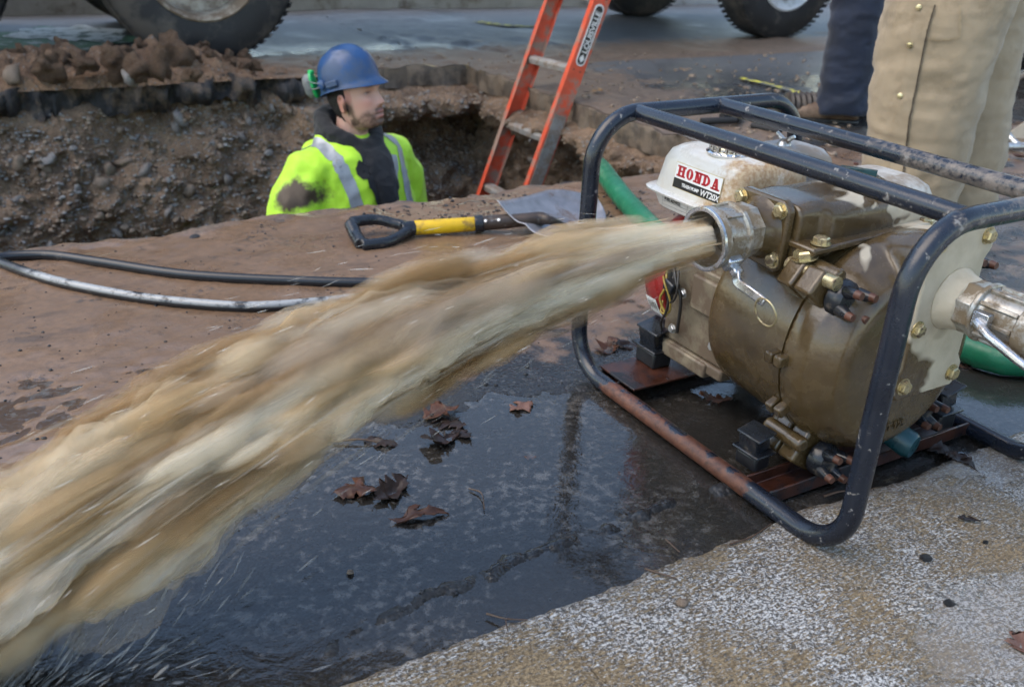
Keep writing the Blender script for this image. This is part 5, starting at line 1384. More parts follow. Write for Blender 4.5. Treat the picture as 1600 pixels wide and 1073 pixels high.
def hand(mb, wrist, d, palm_n, curl=.5):
    d = Vector(d).normalized(); pn = Vector(palm_n); pn = (pn - d * pn.dot(d)).normalized(); sd = d.cross(pn)
    mb.loft([(Vector(wrist) + d * t, sd, pn, a, b_, 2.6) for t, a, b_ in ((-.02, .026, .021), (.02, .032, .019), (.055, .041, .016), (.085, .040, .013))], 20)
    for k, (o, L) in enumerate(((-.030, .066), (-.010, .076), (.010, .070), (.029, .054))):
        p = Vector(wrist) + d * .080 + sd * o; q = [p]; dr = d.copy()
        for seg in (.45, .32, .23):
            dr = (Matrix.Rotation(curl, 3, sd) @ dr); q.append(q[-1] + dr * L * seg)
        mb.tube(q, [.0095, .009, .0082, .0068], 10)
    p = Vector(wrist) + d * .022 - sd * .026; q = [p, p + d * .028 - sd * .022, p + d * .055 - sd * .026 + pn * .012, p + d * .075 - sd * .020 + pn * .02]; mb.tube(q, [.0125, .011, .0098, .0078], 10)

def ribbon(bvh, pts, width, off=.003, step=16, side=None):
    """strip of cloth laid on a surface"""
    P = bez(pts, step); vs, fs = [], []; N = len(P); m = 4
    pr = []
    for p in P:
        loc, n, _, _ = bvh.find_nearest(p); pr.append((loc, n))
    for i, (p, n) in enumerate(pr):
        t = (pr[min(i + 1, N - 1)][0] - pr[max(i - 1, 0)][0]).normalized(); s = t.cross(n).normalized()
        wv = width(i / (N - 1)) if callable(width) else width
        for k in range(m + 1):
            q = p + s * wv * (k / m - .5); l2, n2, _, _ = bvh.find_nearest(q + n * .01); vs.append(l2 + n2 * off)
    for i in range(N - 1):
        for k in range(m): fs.append((i * (m + 1) + k, i * (m + 1) + k + 1, (i + 1) * (m + 1) + k + 1, (i + 1) * (m + 1) + k))
    b = MB(); b.add(vs, fs); return b
def bvh_of(me): return BVHTree.FromPolygons([v.co.copy() for v in me.vertices], [tuple(p.vertices) for p in me.polygons])
def sections(path, radii, e=2.3, ref=(1, 0, 0)):
    P = [Vector(p) for p in path]; out = []
    for i, p in enumerate(P):
        t = (P[min(i + 1, len(P) - 1)] - P[max(i - 1, 0)]).normalized(); ux = Vector(ref); ux = (ux - t * ux.dot(t)).normalized(); uy = t.cross(ux)
        r_ = radii[i]; ra, rb = r_ if isinstance(r_, tuple) else (r_, r_); out.append((p, ux, uy, ra, rb, e))
    return out

# --- the worker in the trench
wk = empty("person", (-.590, 3.20, -1.405), math.atan2(-.60, .80)); wk.scale = (.945,) * 3
tag(wk, "person in blue hard hat and muddy yellow jacket standing in the trench", "person")
HC = (.030, 0, 1.652); HY = R(14)
mb = MB()
mb.loft(sections([(0, 0, .92), (0, 0, 1.05), (.01, 0, 1.2), (.01, 0, 1.34), (0, 0, 1.42), (-.005, 0, 1.47)], [(.10, .155), (.10, .14), (.115, .165), (.115, .18), (.09, .15), (.06, .075)], 2.6), 32)
mb.tube([(-.012, 0, 1.44), (.002, 0, 1.50), (.015, 0, 1.58)], [.066, .060, .058], 20)
for s in (-1, 1):
    mb.tube([(0, s * .085, .95), (.015, s * .10, .5), (-.01, s * .11, .09), (-.01, s * .11, .05)], [.085, .060, .042, .045], 16)
    mb.loft(sections([(-.05, s * .11, .035), (.02, s * .11, .04), (.12, s * .115, .03), (.19, s * .12, .025)], [(.035, .035), (.035, .042), (.028, .045), (.018, .03)], 2.4, (0, 0, 1)), 16)
    mb.tube([(0, s * .175, 1.40), (-.01, s * .255, 1.16), (.10, s * .265, .93), (.115, s * .262, .90)], [.052, .045, .033, .028], 14)
    hand(mb, (.118, s * .262, .892), (.35, -.1 * s, -.93), (.2, -s, 0), .42)
hm = head_shell(mb, HC, HY, R(14))
hmi = hm.inverted(); HCv = Vector(HC)
def face_col(V):
    q = (V - np.array(HC)) @ np.array(hmi).T; x, y, z = q[:, 0], q[:, 1], q[:, 2]; n = len(V); ay = np.abs(y)
    c = np.tile(np.array([.62, .36, .265]), (n, 1))
    def mixin(m, col): c[:] = c * (1 - m[:, None]) + np.array(col) * m[:, None]
    g = lambda a, b, cx, cz: np.exp(-(((ay - cx) / a) ** 2 + ((z - cz) / b) ** 2)) * (x > .03)
    mixin(.55 * g(.022, .02, .045, -.032), (.62, .24, .18)); mixin(.45 * np.exp(-((y / .014) ** 2 + ((z + .036) / .012) ** 2)) * (x > .08), (.52, .20, .15))
    ear = (ay > .0725) & (x < .03) & (x > -.04) & (z > -.055) & (z < .02); mixin(ear * .6, (.52, .19, .14))
    nz = fbm(q[:, 0] * 60, q[:, 1] * 60, q[:, 2] * 60, oct=3, seed=4)
    jaw = sstep(-.052 + .0, -.078, z + .35 * np.clip(.052 - x, -.02, .06)) * (z > -.135) * (x > -.005)
    must = np.exp(-(((ay - .012) / .020) ** 2 + ((z + .0585) / .0055) ** 2)) * (x > .05)
    chin = np.exp(-((y / .026) ** 2 + ((z + .106) / .020) ** 2)) * (x > .04)
    side = sstep(.035, .01, x) * sstep(.0, -.03, z) * (x > -.004) * (z > -.10) * .9
    mixin(np.clip((.70 * jaw + .80 * must + .75 * chin + side) * (.8 + .6 * nz), 0, .86), (.06, .035, .024))
    mixin(.85 * np.exp(-((y / .020) ** 2 + ((z + .0665) / .0045) ** 2)) * (x > .075), (.46, .15, .12)); mixin(.9 * np.exp(-((y / .019) ** 2 + ((z + .0835) / .0055) ** 2)) * (x > .075), (.50, .17, .14))
    mixin(.95 * np.exp(-((y / .018) ** 2 + ((z + .0755) / .0020) ** 2)) * (x > .07), (.08, .02, .018))
    mixin(.9 * g(.017, .0040, .033, .0235 - 0), (.03, .018, .012))
    mixin(.55 * g(.016, .008, .033, .002), (.30, .14, .10)); mixin(.92 * g(.012, .0032, .033, .0035), (.022, .015, .012)); mixin(.7 * g(.004, .0028, .040, .0015), (.55, .50, .46))
    mixin(.7 * np.exp(-(((ay - .007) / .0045) ** 2 + ((z + .0475) / .0025) ** 2)) * (x > .09), (.10, .03, .02))
    mixin(1.0 * ((x < -.004) & (z > -.10) & (ay > .02) & ~ear) * .0, (.02, .015, .01))
    return np.clip(c, 0, 1)
body = link("body", skin_mesh(mb, .0040, face_col, 2), M['skin'], wk)
# hair below the hat
b = MB(); vs, fs = [], []; nA, nZ = 40, 16
for i in range(nZ + 1):
    z = .055 - .145 * i / nZ
    for k in range(nA + 1):
        a = R(82) + R(196) * k / nA; cs, sn = math.cos(a), math.sin(a)
        hwid = np.interp(-z, [-.05, 0, .05, .09], [.0795, .0810, .0740, .058]); bkx = np.interp(-z, [-.05, 0, .05, .09], [.107, .106, .085, .055])
        zz_ = z if abs(sn) < .9 else max(z, -.045 + .0 * cs); q = Vector(((bkx if cs < 0 else .05) * cs, hwid * math.copysign(abs(sn) ** .85, sn), zz_ + .004 * math.sin(a * 30)))
        vs.append(HCv + hm @ q)
for i in range(nZ):
    for k in range(nA): o_ = i * (nA + 1) + k; fs.append((o_, o_ + 1, o_ + nA + 2, o_ + nA + 1))
b.add(vs, fs); hr = b.build("hair", M['hair'], wk, 80); sd = hr.modifiers.new("t", 'SOLIDIFY'); sd.thickness = .008; sd.offset = 1
# hard hat: ridged dome, peak and rim
hatm = hm @ Matrix.Rotation(R(-4), 3, 'Y'); hc = HCv + hm @ Vector((-.010, 0, .050))
n, rows = 72, 26; vs, fs = [], []
for i in range(rows + 1):
    ph = math.pi / 2 * i / rows; up_, ou = max(0.0, math.cos(ph)), math.sin(ph)
    for k in range(n):
        th = 2 * math.pi * k / n; cs, sn = math.cos(th), math.sin(th)
        x, y, z = .112 * ou ** .90 * cs, .102 * ou ** .90 * sn, .122 * up_ ** .80
        rdg = .007 * math.exp(-(y / .020) ** 2) * sstep(.0, .5, up_) + .004 * math.exp(-((abs(y) - .050) / .010) ** 2) * sstep(.15, .5, up_)
        z += float(rdg); vs.append(Vector((x, y, z)))
for extra, dz, sc_ in ((0, -.010, 1.015), (1, -.016, 1.07), (2, -.019, 1.075)):
    for k in range(n):
        th = 2 * math.pi * k / n; cs, sn = math.cos(th), math.sin(th); pk = max(0, cs) ** 1.6
        grow = sc_ + (pk * .21 if extra else pk * .02); x, y = .112 * grow * cs, .102 * (sc_ + (.04 * pk if extra else 0)) * sn
        vs.append(Vector((x, y, dz - (.018 * pk if extra else 0) - .010 * max(0, -cs) ** 2)))
R_ = rows + 4
for i in range(R_ - 1):
    for k in range(n): fs.append((i * n + k, (i + 1) * n + k, (i + 1) * n + (k + 1) % n, i * n + (k + 1) % n))
b = MB(); b.add([hc + hatm @ v for v in vs], fs); hat = b.build("hard_hat", M['hat_blue'], wk, 50); sd = hat.modifiers.new("t", 'SOLIDIFY'); sd.thickness = .0035; sd.offset = -1
for s in (-1, 1):
    def hp_(x, y, z): return hc + hatm @ Vector((x, s * y, z))
    b = MB(); b.box(hp_(-.004, .108, .006), (.050, .010, .022), hatm); b.build("slot_housing", M['hat_blue'], hat, bevel=.003)
    b = MB(); b.lathe([(0, .018), (.008, .017), (.012, .010)], hp_(-.050, .098, .012), hatm @ Vector((-.25, s, .1)), 20); b.build("muff_pivot", M['hat_blue'], hat)
    b = MB()
    for dy in (-.006, .006): b.tube(bez([hp_(-.050, .108, .012 + dy), hp_(-.078, .108, .016 + dy * 1.8), hp_(-.106, .090, .022 + dy * 2.2), hp_(-.128, .066, .026 + dy)], 6), .0020, 8)
    b.build("muff_arm", M['muff_grey'], hat)
    mc = hp_(-.130, .050, .020); mx = hatm @ Vector((-.93, s * .36, .0)); aa, uu_, ww_ = frame_of(mx)
    cup = MB(); cup.loft([(mc + aa * t, uu_, ww_, ra, rb, 2.4) for t, ra, rb in ((-.004, .030, .043), (.004, .031, .044), (.018, .027, .040), (.026, .016, .028), (.028, .004, .010))], 28); cp_ = cup.build("ear_muff", M['muff_grey'], hat, 50)
    b = MB(); b.loft([(mc + aa * t, uu_, ww_, ra, rb, 2.4) for t, ra, rb in ((-.016, .030, .044), (-.013, .034, .048), (-.006, .034, .048), (-.004, .030, .044))], 28); b.build("muff_seal", M['muff_green'], hat, 50)
    b = MB(); b.box(mc + ww_ * 0 + Vector((0, 0, .046)), (.020, .018, .016)); b.build("muff_clip", M['muff_green'], hat, bevel=.004)
# jacket
mb = MB()
mb.loft(sections([(0, 0, .82), (0, 0, .95), (.008, 0, 1.10), (.014, 0, 1.25), (.010, 0, 1.36), (-.004, 0, 1.43), (-.016, 0, 1.475), (-.02, 0, 1.50)], [(.165, .215), (.168, .218), (.172, .222), (.170, .232), (.156, .232), (.130, .195), (.100, .130), (.085, .090)], 2.5), 48)
for s in (-1, 1):
    ep = (-.015, s * .325, 1.155) if s < 0 else (.0, s * .29, 1.15)
    mb.loft(sections([(-.005, s * .125, 1.395), (-.006, s * .195, 1.385), (-.010, s * .262, 1.300), ep, (.055, s * .305, 1.00), (.10, s * .272, .93)], [.088, .096, .093, .082, .070, .058], 2.2), 28)
mb.sphere((-.135, .01, 1.425), (.062, .135, .060), 24, 14)           # folded hood
for s in (-1, 1): mb.tube(bez([(-.085, s * .06, 1.500), (-.03, s * .108, 1.492), (.06, s * .098, 1.445), (.135, s * .055, 1.385)], 6), [.026] * 8 + [.024] * 6 + [.018] * 5, 12)   # collar
jk = fuse(mb, .0085, 6)
wrinkle(jk, .0095, 5.5, 11, (1, 1, .8)); wrinkle(jk, .0018, 22, 13, (1, 1, .8))
V = coords(jk); ds = np.exp(-(((V[:, 0] - .035) / .062) ** 2 + ((V[:, 2] - 1.345) / .055) ** 2)) * (V[:, 1] < -.17) * 1.25
ds = np.maximum(ds, .34 * np.exp(-(((V[:, 0] - .0) / .10) ** 2 + ((V[:, 2] - 1.38) / .04) ** 2)) * (V[:, 1] < -.12)); fattr(jk, "mudstain", ds)
jacket = link("jacket", jk, M['hivis'], wk); jb = bvh_of(jk)
for s in (-1, 1):
    ribbon(jb, [(-.19, s * .125, 1.30), (-.14, s * .145, 1.44), (-.03, s * .150, 1.50), (.07, s * .148, 1.44), (.135, s * .140, 1.37), (.185, s * .132, 1.24), (.20, s * .130, 1.10), (.20, s * .128, .92)], .047).build("reflective_tape", M['reflective'], jacket, 60)
    ribbon(jb, [(.20, s * .175, 1.262), (.21, s * .130, 1.258), (.20, s * .088, 1.252)], .030, .0055).build("reflective_tape", M['reflective'], jacket, 60)
ribbon(jb, [(.22, -.205, 1.03), (.23, -.10, 1.02), (.23, 0, 1.02), (.23, .1, 1.02), (.22, .2, 1.03)], .05, .004).build("reflective_tape", M['reflective'], jacket, 60)
ribbon(jb, [(.15, .012, 1.40), (.20, .006, 1.30), (.21, .004, 1.15), (.21, 0, .95)], .012, .004).build("zip", M['black_cloth'], jacket, 60)
ribbon(jb, [(.19, .085, 1.205), (.20, .125, 1.20), (.18, .165, 1.205)], .045, .008).build("pocket_flap", M['hivis_plain'], jacket, 60)
for s in (-1, 1):
    ribbon(jb, [(.10, s * .075, 1.43), (.155, s * .060, 1.36), (.195, s * .034, 1.28), (.205, s * .014, 1.20)], lambda t: .050 * (1 - t) + .010, .005).build("collar_lining", M['reflective'] if s > 0 else M['black_cloth'], jacket, 60)
# black hood of the sweatshirt round the neck
mb = MB()
for zc_, rr_, th_ in ((0, .082, .034), (1, .088, .030)):
    P = []
    for k in range(28):
        a = 2 * math.pi * k / 28; cs, sn = math.cos(a), math.sin(a)
        P.append(Vector((-.010 + .098 * cs, .094 * sn, 1.500 + .034 * zc_ - .040 * cs - .018 * max(0, cs) ** 3)))
    mb.tube(P, th_, 14, closed=True)
mb.loft(sections([(-.075, 0, 1.48), (-.088, 0, 1.545), (-.082, 0, 1.595)], [(.030, .075), (.033, .080), (.020, .062)], 2.2), 20)
mb.loft(sections([(.070, .0, 1.485), (.130, .0, 1.42), (.174, .004, 1.34), (.196, .006, 1.25), (.200, .006, 1.18)], [(.030, .085), (.034, .078), (.026, .058), (.016, .030), (.008, .006)], 2.4), 20)
hd = fuse(mb, .006, 4); wrinkle(hd, .003, 18, 5); link("sweatshirt_hood", hd, M['black_cloth'], wk)
for s, zl in ((-1, 1.255), (1, 1.29)):
    b = MB(); b.tube(bez([(.100, s * .022, 1.445), (.160, s * .026, 1.38), (.196, s * .020, 1.32), (.214, s * .022, zl)], 8), .0032, 8); b.build("drawstring", M['black_cloth'], wk, 60)
# trousers and boots of the worker (down in the trench)
mb = MB(); mb.loft(sections([(0, 0, .80), (0, 0, .92), (0, 0, 1.0)], [(.13, .18), (.14, .19), (.13, .18)], 2.5), 28)
for s in (-1, 1): mb.loft(sections([(0, s * .09, .92), (.012, s * .10, .5), (-.01, s * .11, .09)], [.105, .088, .085], 2.2), 24)
link("trousers", wrinkle(fuse(mb, .012, 4), .005, 12, 3), M['navy_cloth'], wk)

def boots(root, feet, mat):
    for (x, y, yaw) in feet:
        m = Matrix.Rotation(yaw, 3, 'Z'); b = MB()
        b.loft([(Vector((x, y, 0)) + m @ Vector((t, 0, h)), m @ Vector((0, 1, 0)), Z, w, hh, 2.6) for t, w, h, hh in ((-.085, .028, .045, .035), (-.07, .040, .055, .050), (0, .044, .060, .056), (.08, .049, .045, .040), (.15, .050, .036, .031), (.19, .040, .030, .024), (.205, .018, .026, .014))], 24)
        b.tube([Vector((x, y, .06)) + m @ Vector((-.02, 0, 0)), Vector((x, y, .20)) + m @ Vector((-.025, 0, 0))], [.052, .056], 20)
        bt = link("boot", fuse(b, .006, 3), mat, root)
        s = MB(); s.loft([(Vector((x, y, 0)) + m @ Vector((t, 0, .011)), m @ Vector((0, 1, 0)), Z, w, .011, 5) for t, w in ((-.088, .030), (-.07, .044), (0, .046), (.08, .053), (.15, .054), (.19, .044), (.208, .022))], 20); s.build("sole", M['rubber'], bt)
def stander(loc, yaw, label, trouser, coat, feet, legr, seed, group=None):
    p = empty("person", loc, yaw); tag(p, label, "person")
    mb = MB(); (lx, ly, ya), (rx, ry, yb) = feet
    mb.loft(sections([(0, 0, .92), (0, 0, 1.05), (.01, 0, 1.2), (.01, 0, 1.36), (0, 0, 1.44), (-.005, 0, 1.48)], [(.11, .165), (.11, .15), (.12, .17), (.12, .185), (.09, .15), (.06, .075)], 2.6), 28)
    mb.tube([(-.01, 0, 1.45), (.005, 0, 1.52), (.015, 0, 1.60)], [.066, .060, .058], 18)
    head_shell(mb, (.028, 0, 1.672), 0, R(-14))
    for (fx, fy, fa), s in (((lx, ly, ya), 1), ((rx, ry, yb), -1)):
        mb.tube([(0, s * .09, .95), (fx * .5 + .012, (fy + s * .09) / 2, .5), (fx - .02, fy, .10), (fx - .02, fy, .05)], [.085, .060, .042, .045], 14)
        mb.tube([(0, s * .175, 1.41), (-.03, s * .27, 1.18), (.06, s * .24, .98)], [.052, .044, .034], 12); hand(mb, (.062, s * .24, .972), (.55, -.3 * s, -.78), (.2, -s, 0), .5)
    link("body", skin_mesh(mb, .0065, lambda V: np.tile([.48, .29, .21], (len(V), 1)), 2), M['skin'], p)
    mb = MB(); mb.loft(sections([(0, 0, .84), (0, 0, .93), (0, 0, 1.04)], [(.150, .195), (.150, .195), (.138, .182)], 2.4), 36)
    for (fx, fy, fa), s in (((lx, ly, ya), 1), ((rx, ry, yb), -1)):
        mb.loft(sections([(0, s * .095, .90), (fx * .2, (fy * .25 + s * .095 * .75), .72), (fx * .45 + .012, fy * .5 + s * .05, .52), (fx * .7 + .004, fy * .72 + s * .027, .34), (fx * .9 - .010, fy * .9 + s * .01, .16), (fx - .018, fy, .045)], legr, 2.3), 40)
    tr = fuse(mb, .0075, 5)
    wrinkle(tr, .0060, 3.2, seed, (1, 1, .8)); wrinkle(tr, .0026, 9, seed + 3, (.8, .8, 2.2)); wrinkle(tr, .0009, 34, seed + 5)
    V, N = coords(tr), normals(tr)      # stacked folds behind the knee and above the boot
    f = np.sin((V[:, 2] + .35 * V[:, 0] + .05 * vnoise(V[:, 0] * 9, V[:, 1] * 9, V[:, 2] * 6, 3)) * 62) * (np.exp(-((V[:, 2] - .44) / .075) ** 2) * .0060 + np.exp(-((V[:, 2] - .14) / .07) ** 2) * .0075) * (.5 + .5 * vnoise(V[:, 0] * 14, V[:, 1] * 14, V[:, 2] * 5, seed))
    set_coords(tr, V + N * f[:, None]); tro = link("trousers", tr, trouser, p)
    mb = MB(); mb.loft(sections([(0, 0, .86), (0, 0, 1.0), (.008, 0, 1.2), (.012, 0, 1.36), (0, 0, 1.45), (-.01, 0, 1.52)], [(.170, .215), (.168, .21), (.17, .22), (.155, .225), (.125, .18), (.08, .085)], 2.5), 40)
    for s in (-1, 1): mb.loft(sections([(0, s * .14, 1.41), (-.01, s * .215, 1.37), (-.032, s * .275, 1.17), (.04, s * .252, 1.02), (.058, s * .242, .985)], [.085, .082, .070, .060, .056], 2.2), 24)
    link("coat", wrinkle(fuse(mb, .010, 5), .005, 9, seed + 9, (1, 1, .6)), coat, p)
    hv_ = MB(); hv_.loft([(Vector((.02, 0, z)), Vector((1, 0, 0)), Vector((0, 1, 0)), a, b_, 2.2) for z, a, b_ in ((1.70, .150, .118), (1.705, .128, .112), (1.76, .118, .102), (1.80, .082, .072), (1.815, .02, .02))], 32); hv_.build("hard_hat", M['cab_white'], p, 60)
    boots(p, feet, M['boot'])
    return p, tr, tro
M['tan_seam'] = simple('tan_seam', (.075, .055, .035), .85, 0, .2, 60, .1)
# the two bystanders behind the pump
TP, TY = Vector((1.105, 2.50, 0)), math.atan2(.52, -.85)
tp, trm, tro = stander(TP, TY, "person in loose tan work trousers standing just behind the pump", M['tan_cloth'], M['tan_cloth'], ((.02, .125, .25), (-.05, -.085, -.1)), [(.150, .140), (.148, .140), (.142, .138), (.135, .132), (.126, .124), (.118, .116)], 21)
tb = bvh_of(trm)
# side placket with snaps, knee patch and seam on the leg towards the pump
camL = tp.matrix_world.inverted() if False else (Matrix.Translation(TP) @ Matrix.Rotation(TY, 4, 'Z')).inverted()
camL = camL @ Vector((0, 0, .5))
def leg_pt(px, py, y): 
    w_ = at_depth(px, py, y); m = (Matrix.Translation(TP) @ Matrix.Rotation(TY, 4, 'Z')).inverted(); o_ = m @ Vector((0, 0, CAM_H)); d_ = (m @ w_) - o_
    h = tb.ray_cast(o_, d_.normalized()); return h[0] if h[0] is not None else m @ w_
def leg_line(pix): return [leg_pt(x, y, 2.3) for x, y in pix]
ribbon(tb, leg_line([(1448, 8), (1434, 60), (1424, 110), (1412, 170), (1405, 230), (1398, 300)]), .036, .0045).build("placket", M['tan_cloth'], tro, 60)
ribbon(tb, leg_line([(1462, 8), (1447, 60), (1437, 110), (1425, 170), (1417, 230), (1410, 300)]), .0035, .0052).build("placket_seam", M['tan_seam'], tro, 60)
ribbon(tb, leg_line([(1450, 60), (1475, 62), (1500, 58)]), .004, .0035).build("pocket_seam", M['tan_thread'], tro, 60)
ribbon(tb, leg_line([(1500, 8), (1500, 30), (1500, 58)]), .004, .0035).build("pocket_seam", M['tan_thread'], tro, 60)
for (x, y) in ((1423, 70), (1437, 12), (1408, 150)):
    q = leg_pt(x, y, 2.3); lo, nn, _, _ = tb.find_nearest(q); b = MB(); b.lathe([(0, .0075), (.004, .007), (.0055, .003)], lo + nn * .004, nn, 16); b.build("snap_button", M['brass'], tro)
np_, _, _ = stander(Vector((1.37, 3.98, 0)), math.atan2(.35, -.94), "person in dark navy trousers standing behind the tan-trousered one", M['navy_cloth'], M['navy_cloth'], ((.03, .135, .2), (-.02, -.12, -.2)), [(.118, .11), (.112, .108), (.106, .102), (.100, .098), (.097, .096), (.100, .098)], 41)

# ------------------------------------------------------------------ vehicles on the street
def wheel(root, u, v, rad, width, facing, mat_rim, deep, name="wheel"):
    """axle along v; facing -1: outer side towards the camera"""
    ax = Vector((0, facing, 0)); c = Vector((u, v, rad))
    t = MB(); r = rad
    rim_r = r * .60
    prof_ = [(-width / 2, rim_r), (-width / 2 - .006, r * .72), (-width / 2 + .006, r * .90), (-width / 2 + .030, r * .975), (-width / 2 + .055, r), (0, r * 1.003), (width / 2 - .055, r), (width / 2 - .030, r * .975), (width / 2 - .006, r * .90), (width / 2 + .006, r * .72), (width / 2, rim_r), (width / 2 - .02, rim_r * .97)]
    rm = MB()
    if deep: pr_ = [(-width / 2, rim_r * .98), (width / 2 + .004, rim_r * 1.0), (width / 2 + .010, rim_r * .97), (width / 2 - .01, rim_r * .92), (width / 2 - .11, rim_r * .86), (width / 2 - .13, rim_r * .60), (width / 2 - .10, rim_r * .42), (width / 2 - .05, rim_r * .36), (width / 2 - .03, rim_r * .26), (width / 2 - .03, .001)]
    else: pr_ = [(-width / 2, rim_r * .98), (width / 2 + .002, rim_r * 1.0), (width / 2 + .008, rim_r * .96), (width / 2 - .02, rim_r * .88), (width / 2 - .035, rim_r * .74), (width / 2 + .01, rim_r * .50), (width / 2 + .02, rim_r * .34), (width / 2 + .05, rim_r * .26), (width / 2 + .055, .001)]
    rm.lathe(pr_, c, ax, 48); w = rm.build(name, mat_rim, root, 35)
    t.lathe(prof_, c, ax, 72, closed_ends=False); ty = t.build("tyre", M['tyre'], w, 30)
    g = MB(); n = 64
    for k in range(n):
        a = 2 * math.pi * k / n; m = Matrix.Rotation(a, 3, 'Y')
        for s in (-1, 1): g.box(c + m @ Vector((0, s * width * .30, r - .004)), (.028 * r / .48, width * .40, .0035), m @ Matrix.Rotation(s * .25, 3, 'Z'))
    g.build("tread", M['tyre'], w, bevel=.003)
    for k in range(8):
        a = 2 * math.pi * k / 8; q = c + ax * (width / 2 - (.105 if deep else -.004)) + Vector((math.cos(a), 0, math.sin(a))) * rim_r * (.50 if deep else .42); bb = MB(); bb.bolt(q, ax, .014, .02, False); bb.build("wheel_nut", M['zinc'], w)
    return w
trk = street(empty("dump_truck")); tag(trk, "dark dump truck parked across the road behind the soil heap", "truck")
VN, TW = 4.80, 1.80
for u in (1.08, -.20):
    wheel(trk, u, VN + .14, .478, .28, -1, M['rim_tan'], True); wheel(trk, u, VN + TW - .14, .478, .28, 1, M['rim_tan'], True)
wheel(trk, 4.93, VN + .13, .455, .26, -1, M['rim_white'], False); wheel(trk, 4.80, VN + TW - .30, .455, .26, 1, M['rim_white'], False)
b = MB()
for v in (VN + .50, VN + TW - .50): b.box((2.3, v, .72), (6.3, .10, .20))
for u in (1.08, -.20, 4.93): b.tube([(u, VN + .2, .478), (u, VN + TW - .2, .478)], .085, 14); b.sphere((u, VN + TW / 2, .478), .19)
b.tube([(1.0, VN + TW / 2, .5), (4.4, VN + TW / 2, .62)], .05, 12)
b.build("chassis", M['chassis'], trk, bevel=.01)
b = MB(); b.box((.39, VN + .20, .50), (.56, .25, .40)); b.build("spring_hanger", M['chassis'], trk, bevel=.02)
b = MB(); b.tube([(2.1, VN + .28, .74), (3.2, VN + .28, .74)], .20, 24); b.build("fuel_drum", M['zinc'], trk, bevel=.02)
b = MB(); b.prism([(-1.15, 0), (2.75, 0), (2.75, .95), (-1.35, .85)], (.0, VN - .02, 1.05), (1, 0, 0), (0, 0, 1), (0, TW + .04, 0)); box = b.build("dump_box", M['cab_grey'], trk, bevel=.02)
for k in range(6):
    rb_ = MB(); rb_.box((-.9 + k * .7, VN - .045, 1.5), (.08, .05, .82)); rb_.build("box_rib", M['cab_grey'], box, bevel=.01)
b = MB(); b.prism([(0, 0), (2.55, 0), (2.55, .62), (2.35, .72), (1.45, .80), (1.20, 1.45), (.15, 1.50), (0, 1.40)], (3.10, VN + .06, .86), (1, 0, 0), (0, 0, 1), (0, TW - .12, 0)); cab = b.build("cab", M['cab_white'], trk, bevel=.05, seg=3)
b = MB(); b.prism([(.35, .82), (1.28, .82), (1.10, 1.36), (.35, 1.38)], (3.10, VN + .050, .86), (1, 0, 0), (0, 0, 1), (0, .014, 0)); b.build("side_window", M['glass'], cab)
b = MB(); b.box((5.72, VN + TW / 2, .78), (.14, TW, .22)); b.build("bumper", M['zinc'], trk, bevel=.03)
for v in (VN + .30, VN + TW - .30):
    b = MB(); b.lathe([(0, .10), (.03, .09), (.045, .03)], (5.65, v, 1.22), (1, 0, 0), 20); b.build("headlight", M['chrome'], trk)
# pickup at the right edge
pk = street(empty("pickup_truck")); tag(pk, "dark pickup truck whose front wheel shows past the tan trousers", "truck")
PV = 2.00
for u in (6.12, 9.5):
    wheel(pk, u, PV + .14, .385, .25, -1, M['rim_white'], False); wheel(pk, u, PV + 1.66, .385, .25, 1, M['rim_white'], False)
b = MB(); b.prism([(5.15, .55), (5.20, .95), (6.6, 1.05), (7.25, 1.60), (8.75, 1.62), (8.95, 1.08), (10.6, 1.06), (10.6, .55), (9.98, .55), (9.9, .78), (9.5, .90), (9.1, .78), (9.02, .50), (6.60, .50), (6.52, .78), (6.12, .90), (5.72, .78), (5.64, .52)], (0, PV, 0), (1, 0, 0), (0, 0, 1), (0, 1.80, 0)); pb = b.build("cab_and_bed", M['cab_grey'], pk, bevel=.03)
b = MB(); b.prism([(6.85, 1.10), (8.70, 1.10), (8.65, 1.54), (7.30, 1.53)], (0, PV - .01, 0), (1, 0, 0), (0, 0, 1), (0, .012, 0)); b.build("side_window", M['glass'], pb)
b = MB(); b.box((5.10, PV + .9, .52), (.16, 1.84, .20)); b.build("bumper", M['chrome'], pk, bevel=.03)
b = MB(); b.box((7.8, PV + 1.80, .42), (2.3, .16, .05)); b.build("running_board", M['ladder_alu'], pk, bevel=.01)
b = MB(); b.box((7.8, PV + .9, .48), (5.2, 1.1, .16)); b.build("chassis", M['chassis'], pk, bevel=.02)

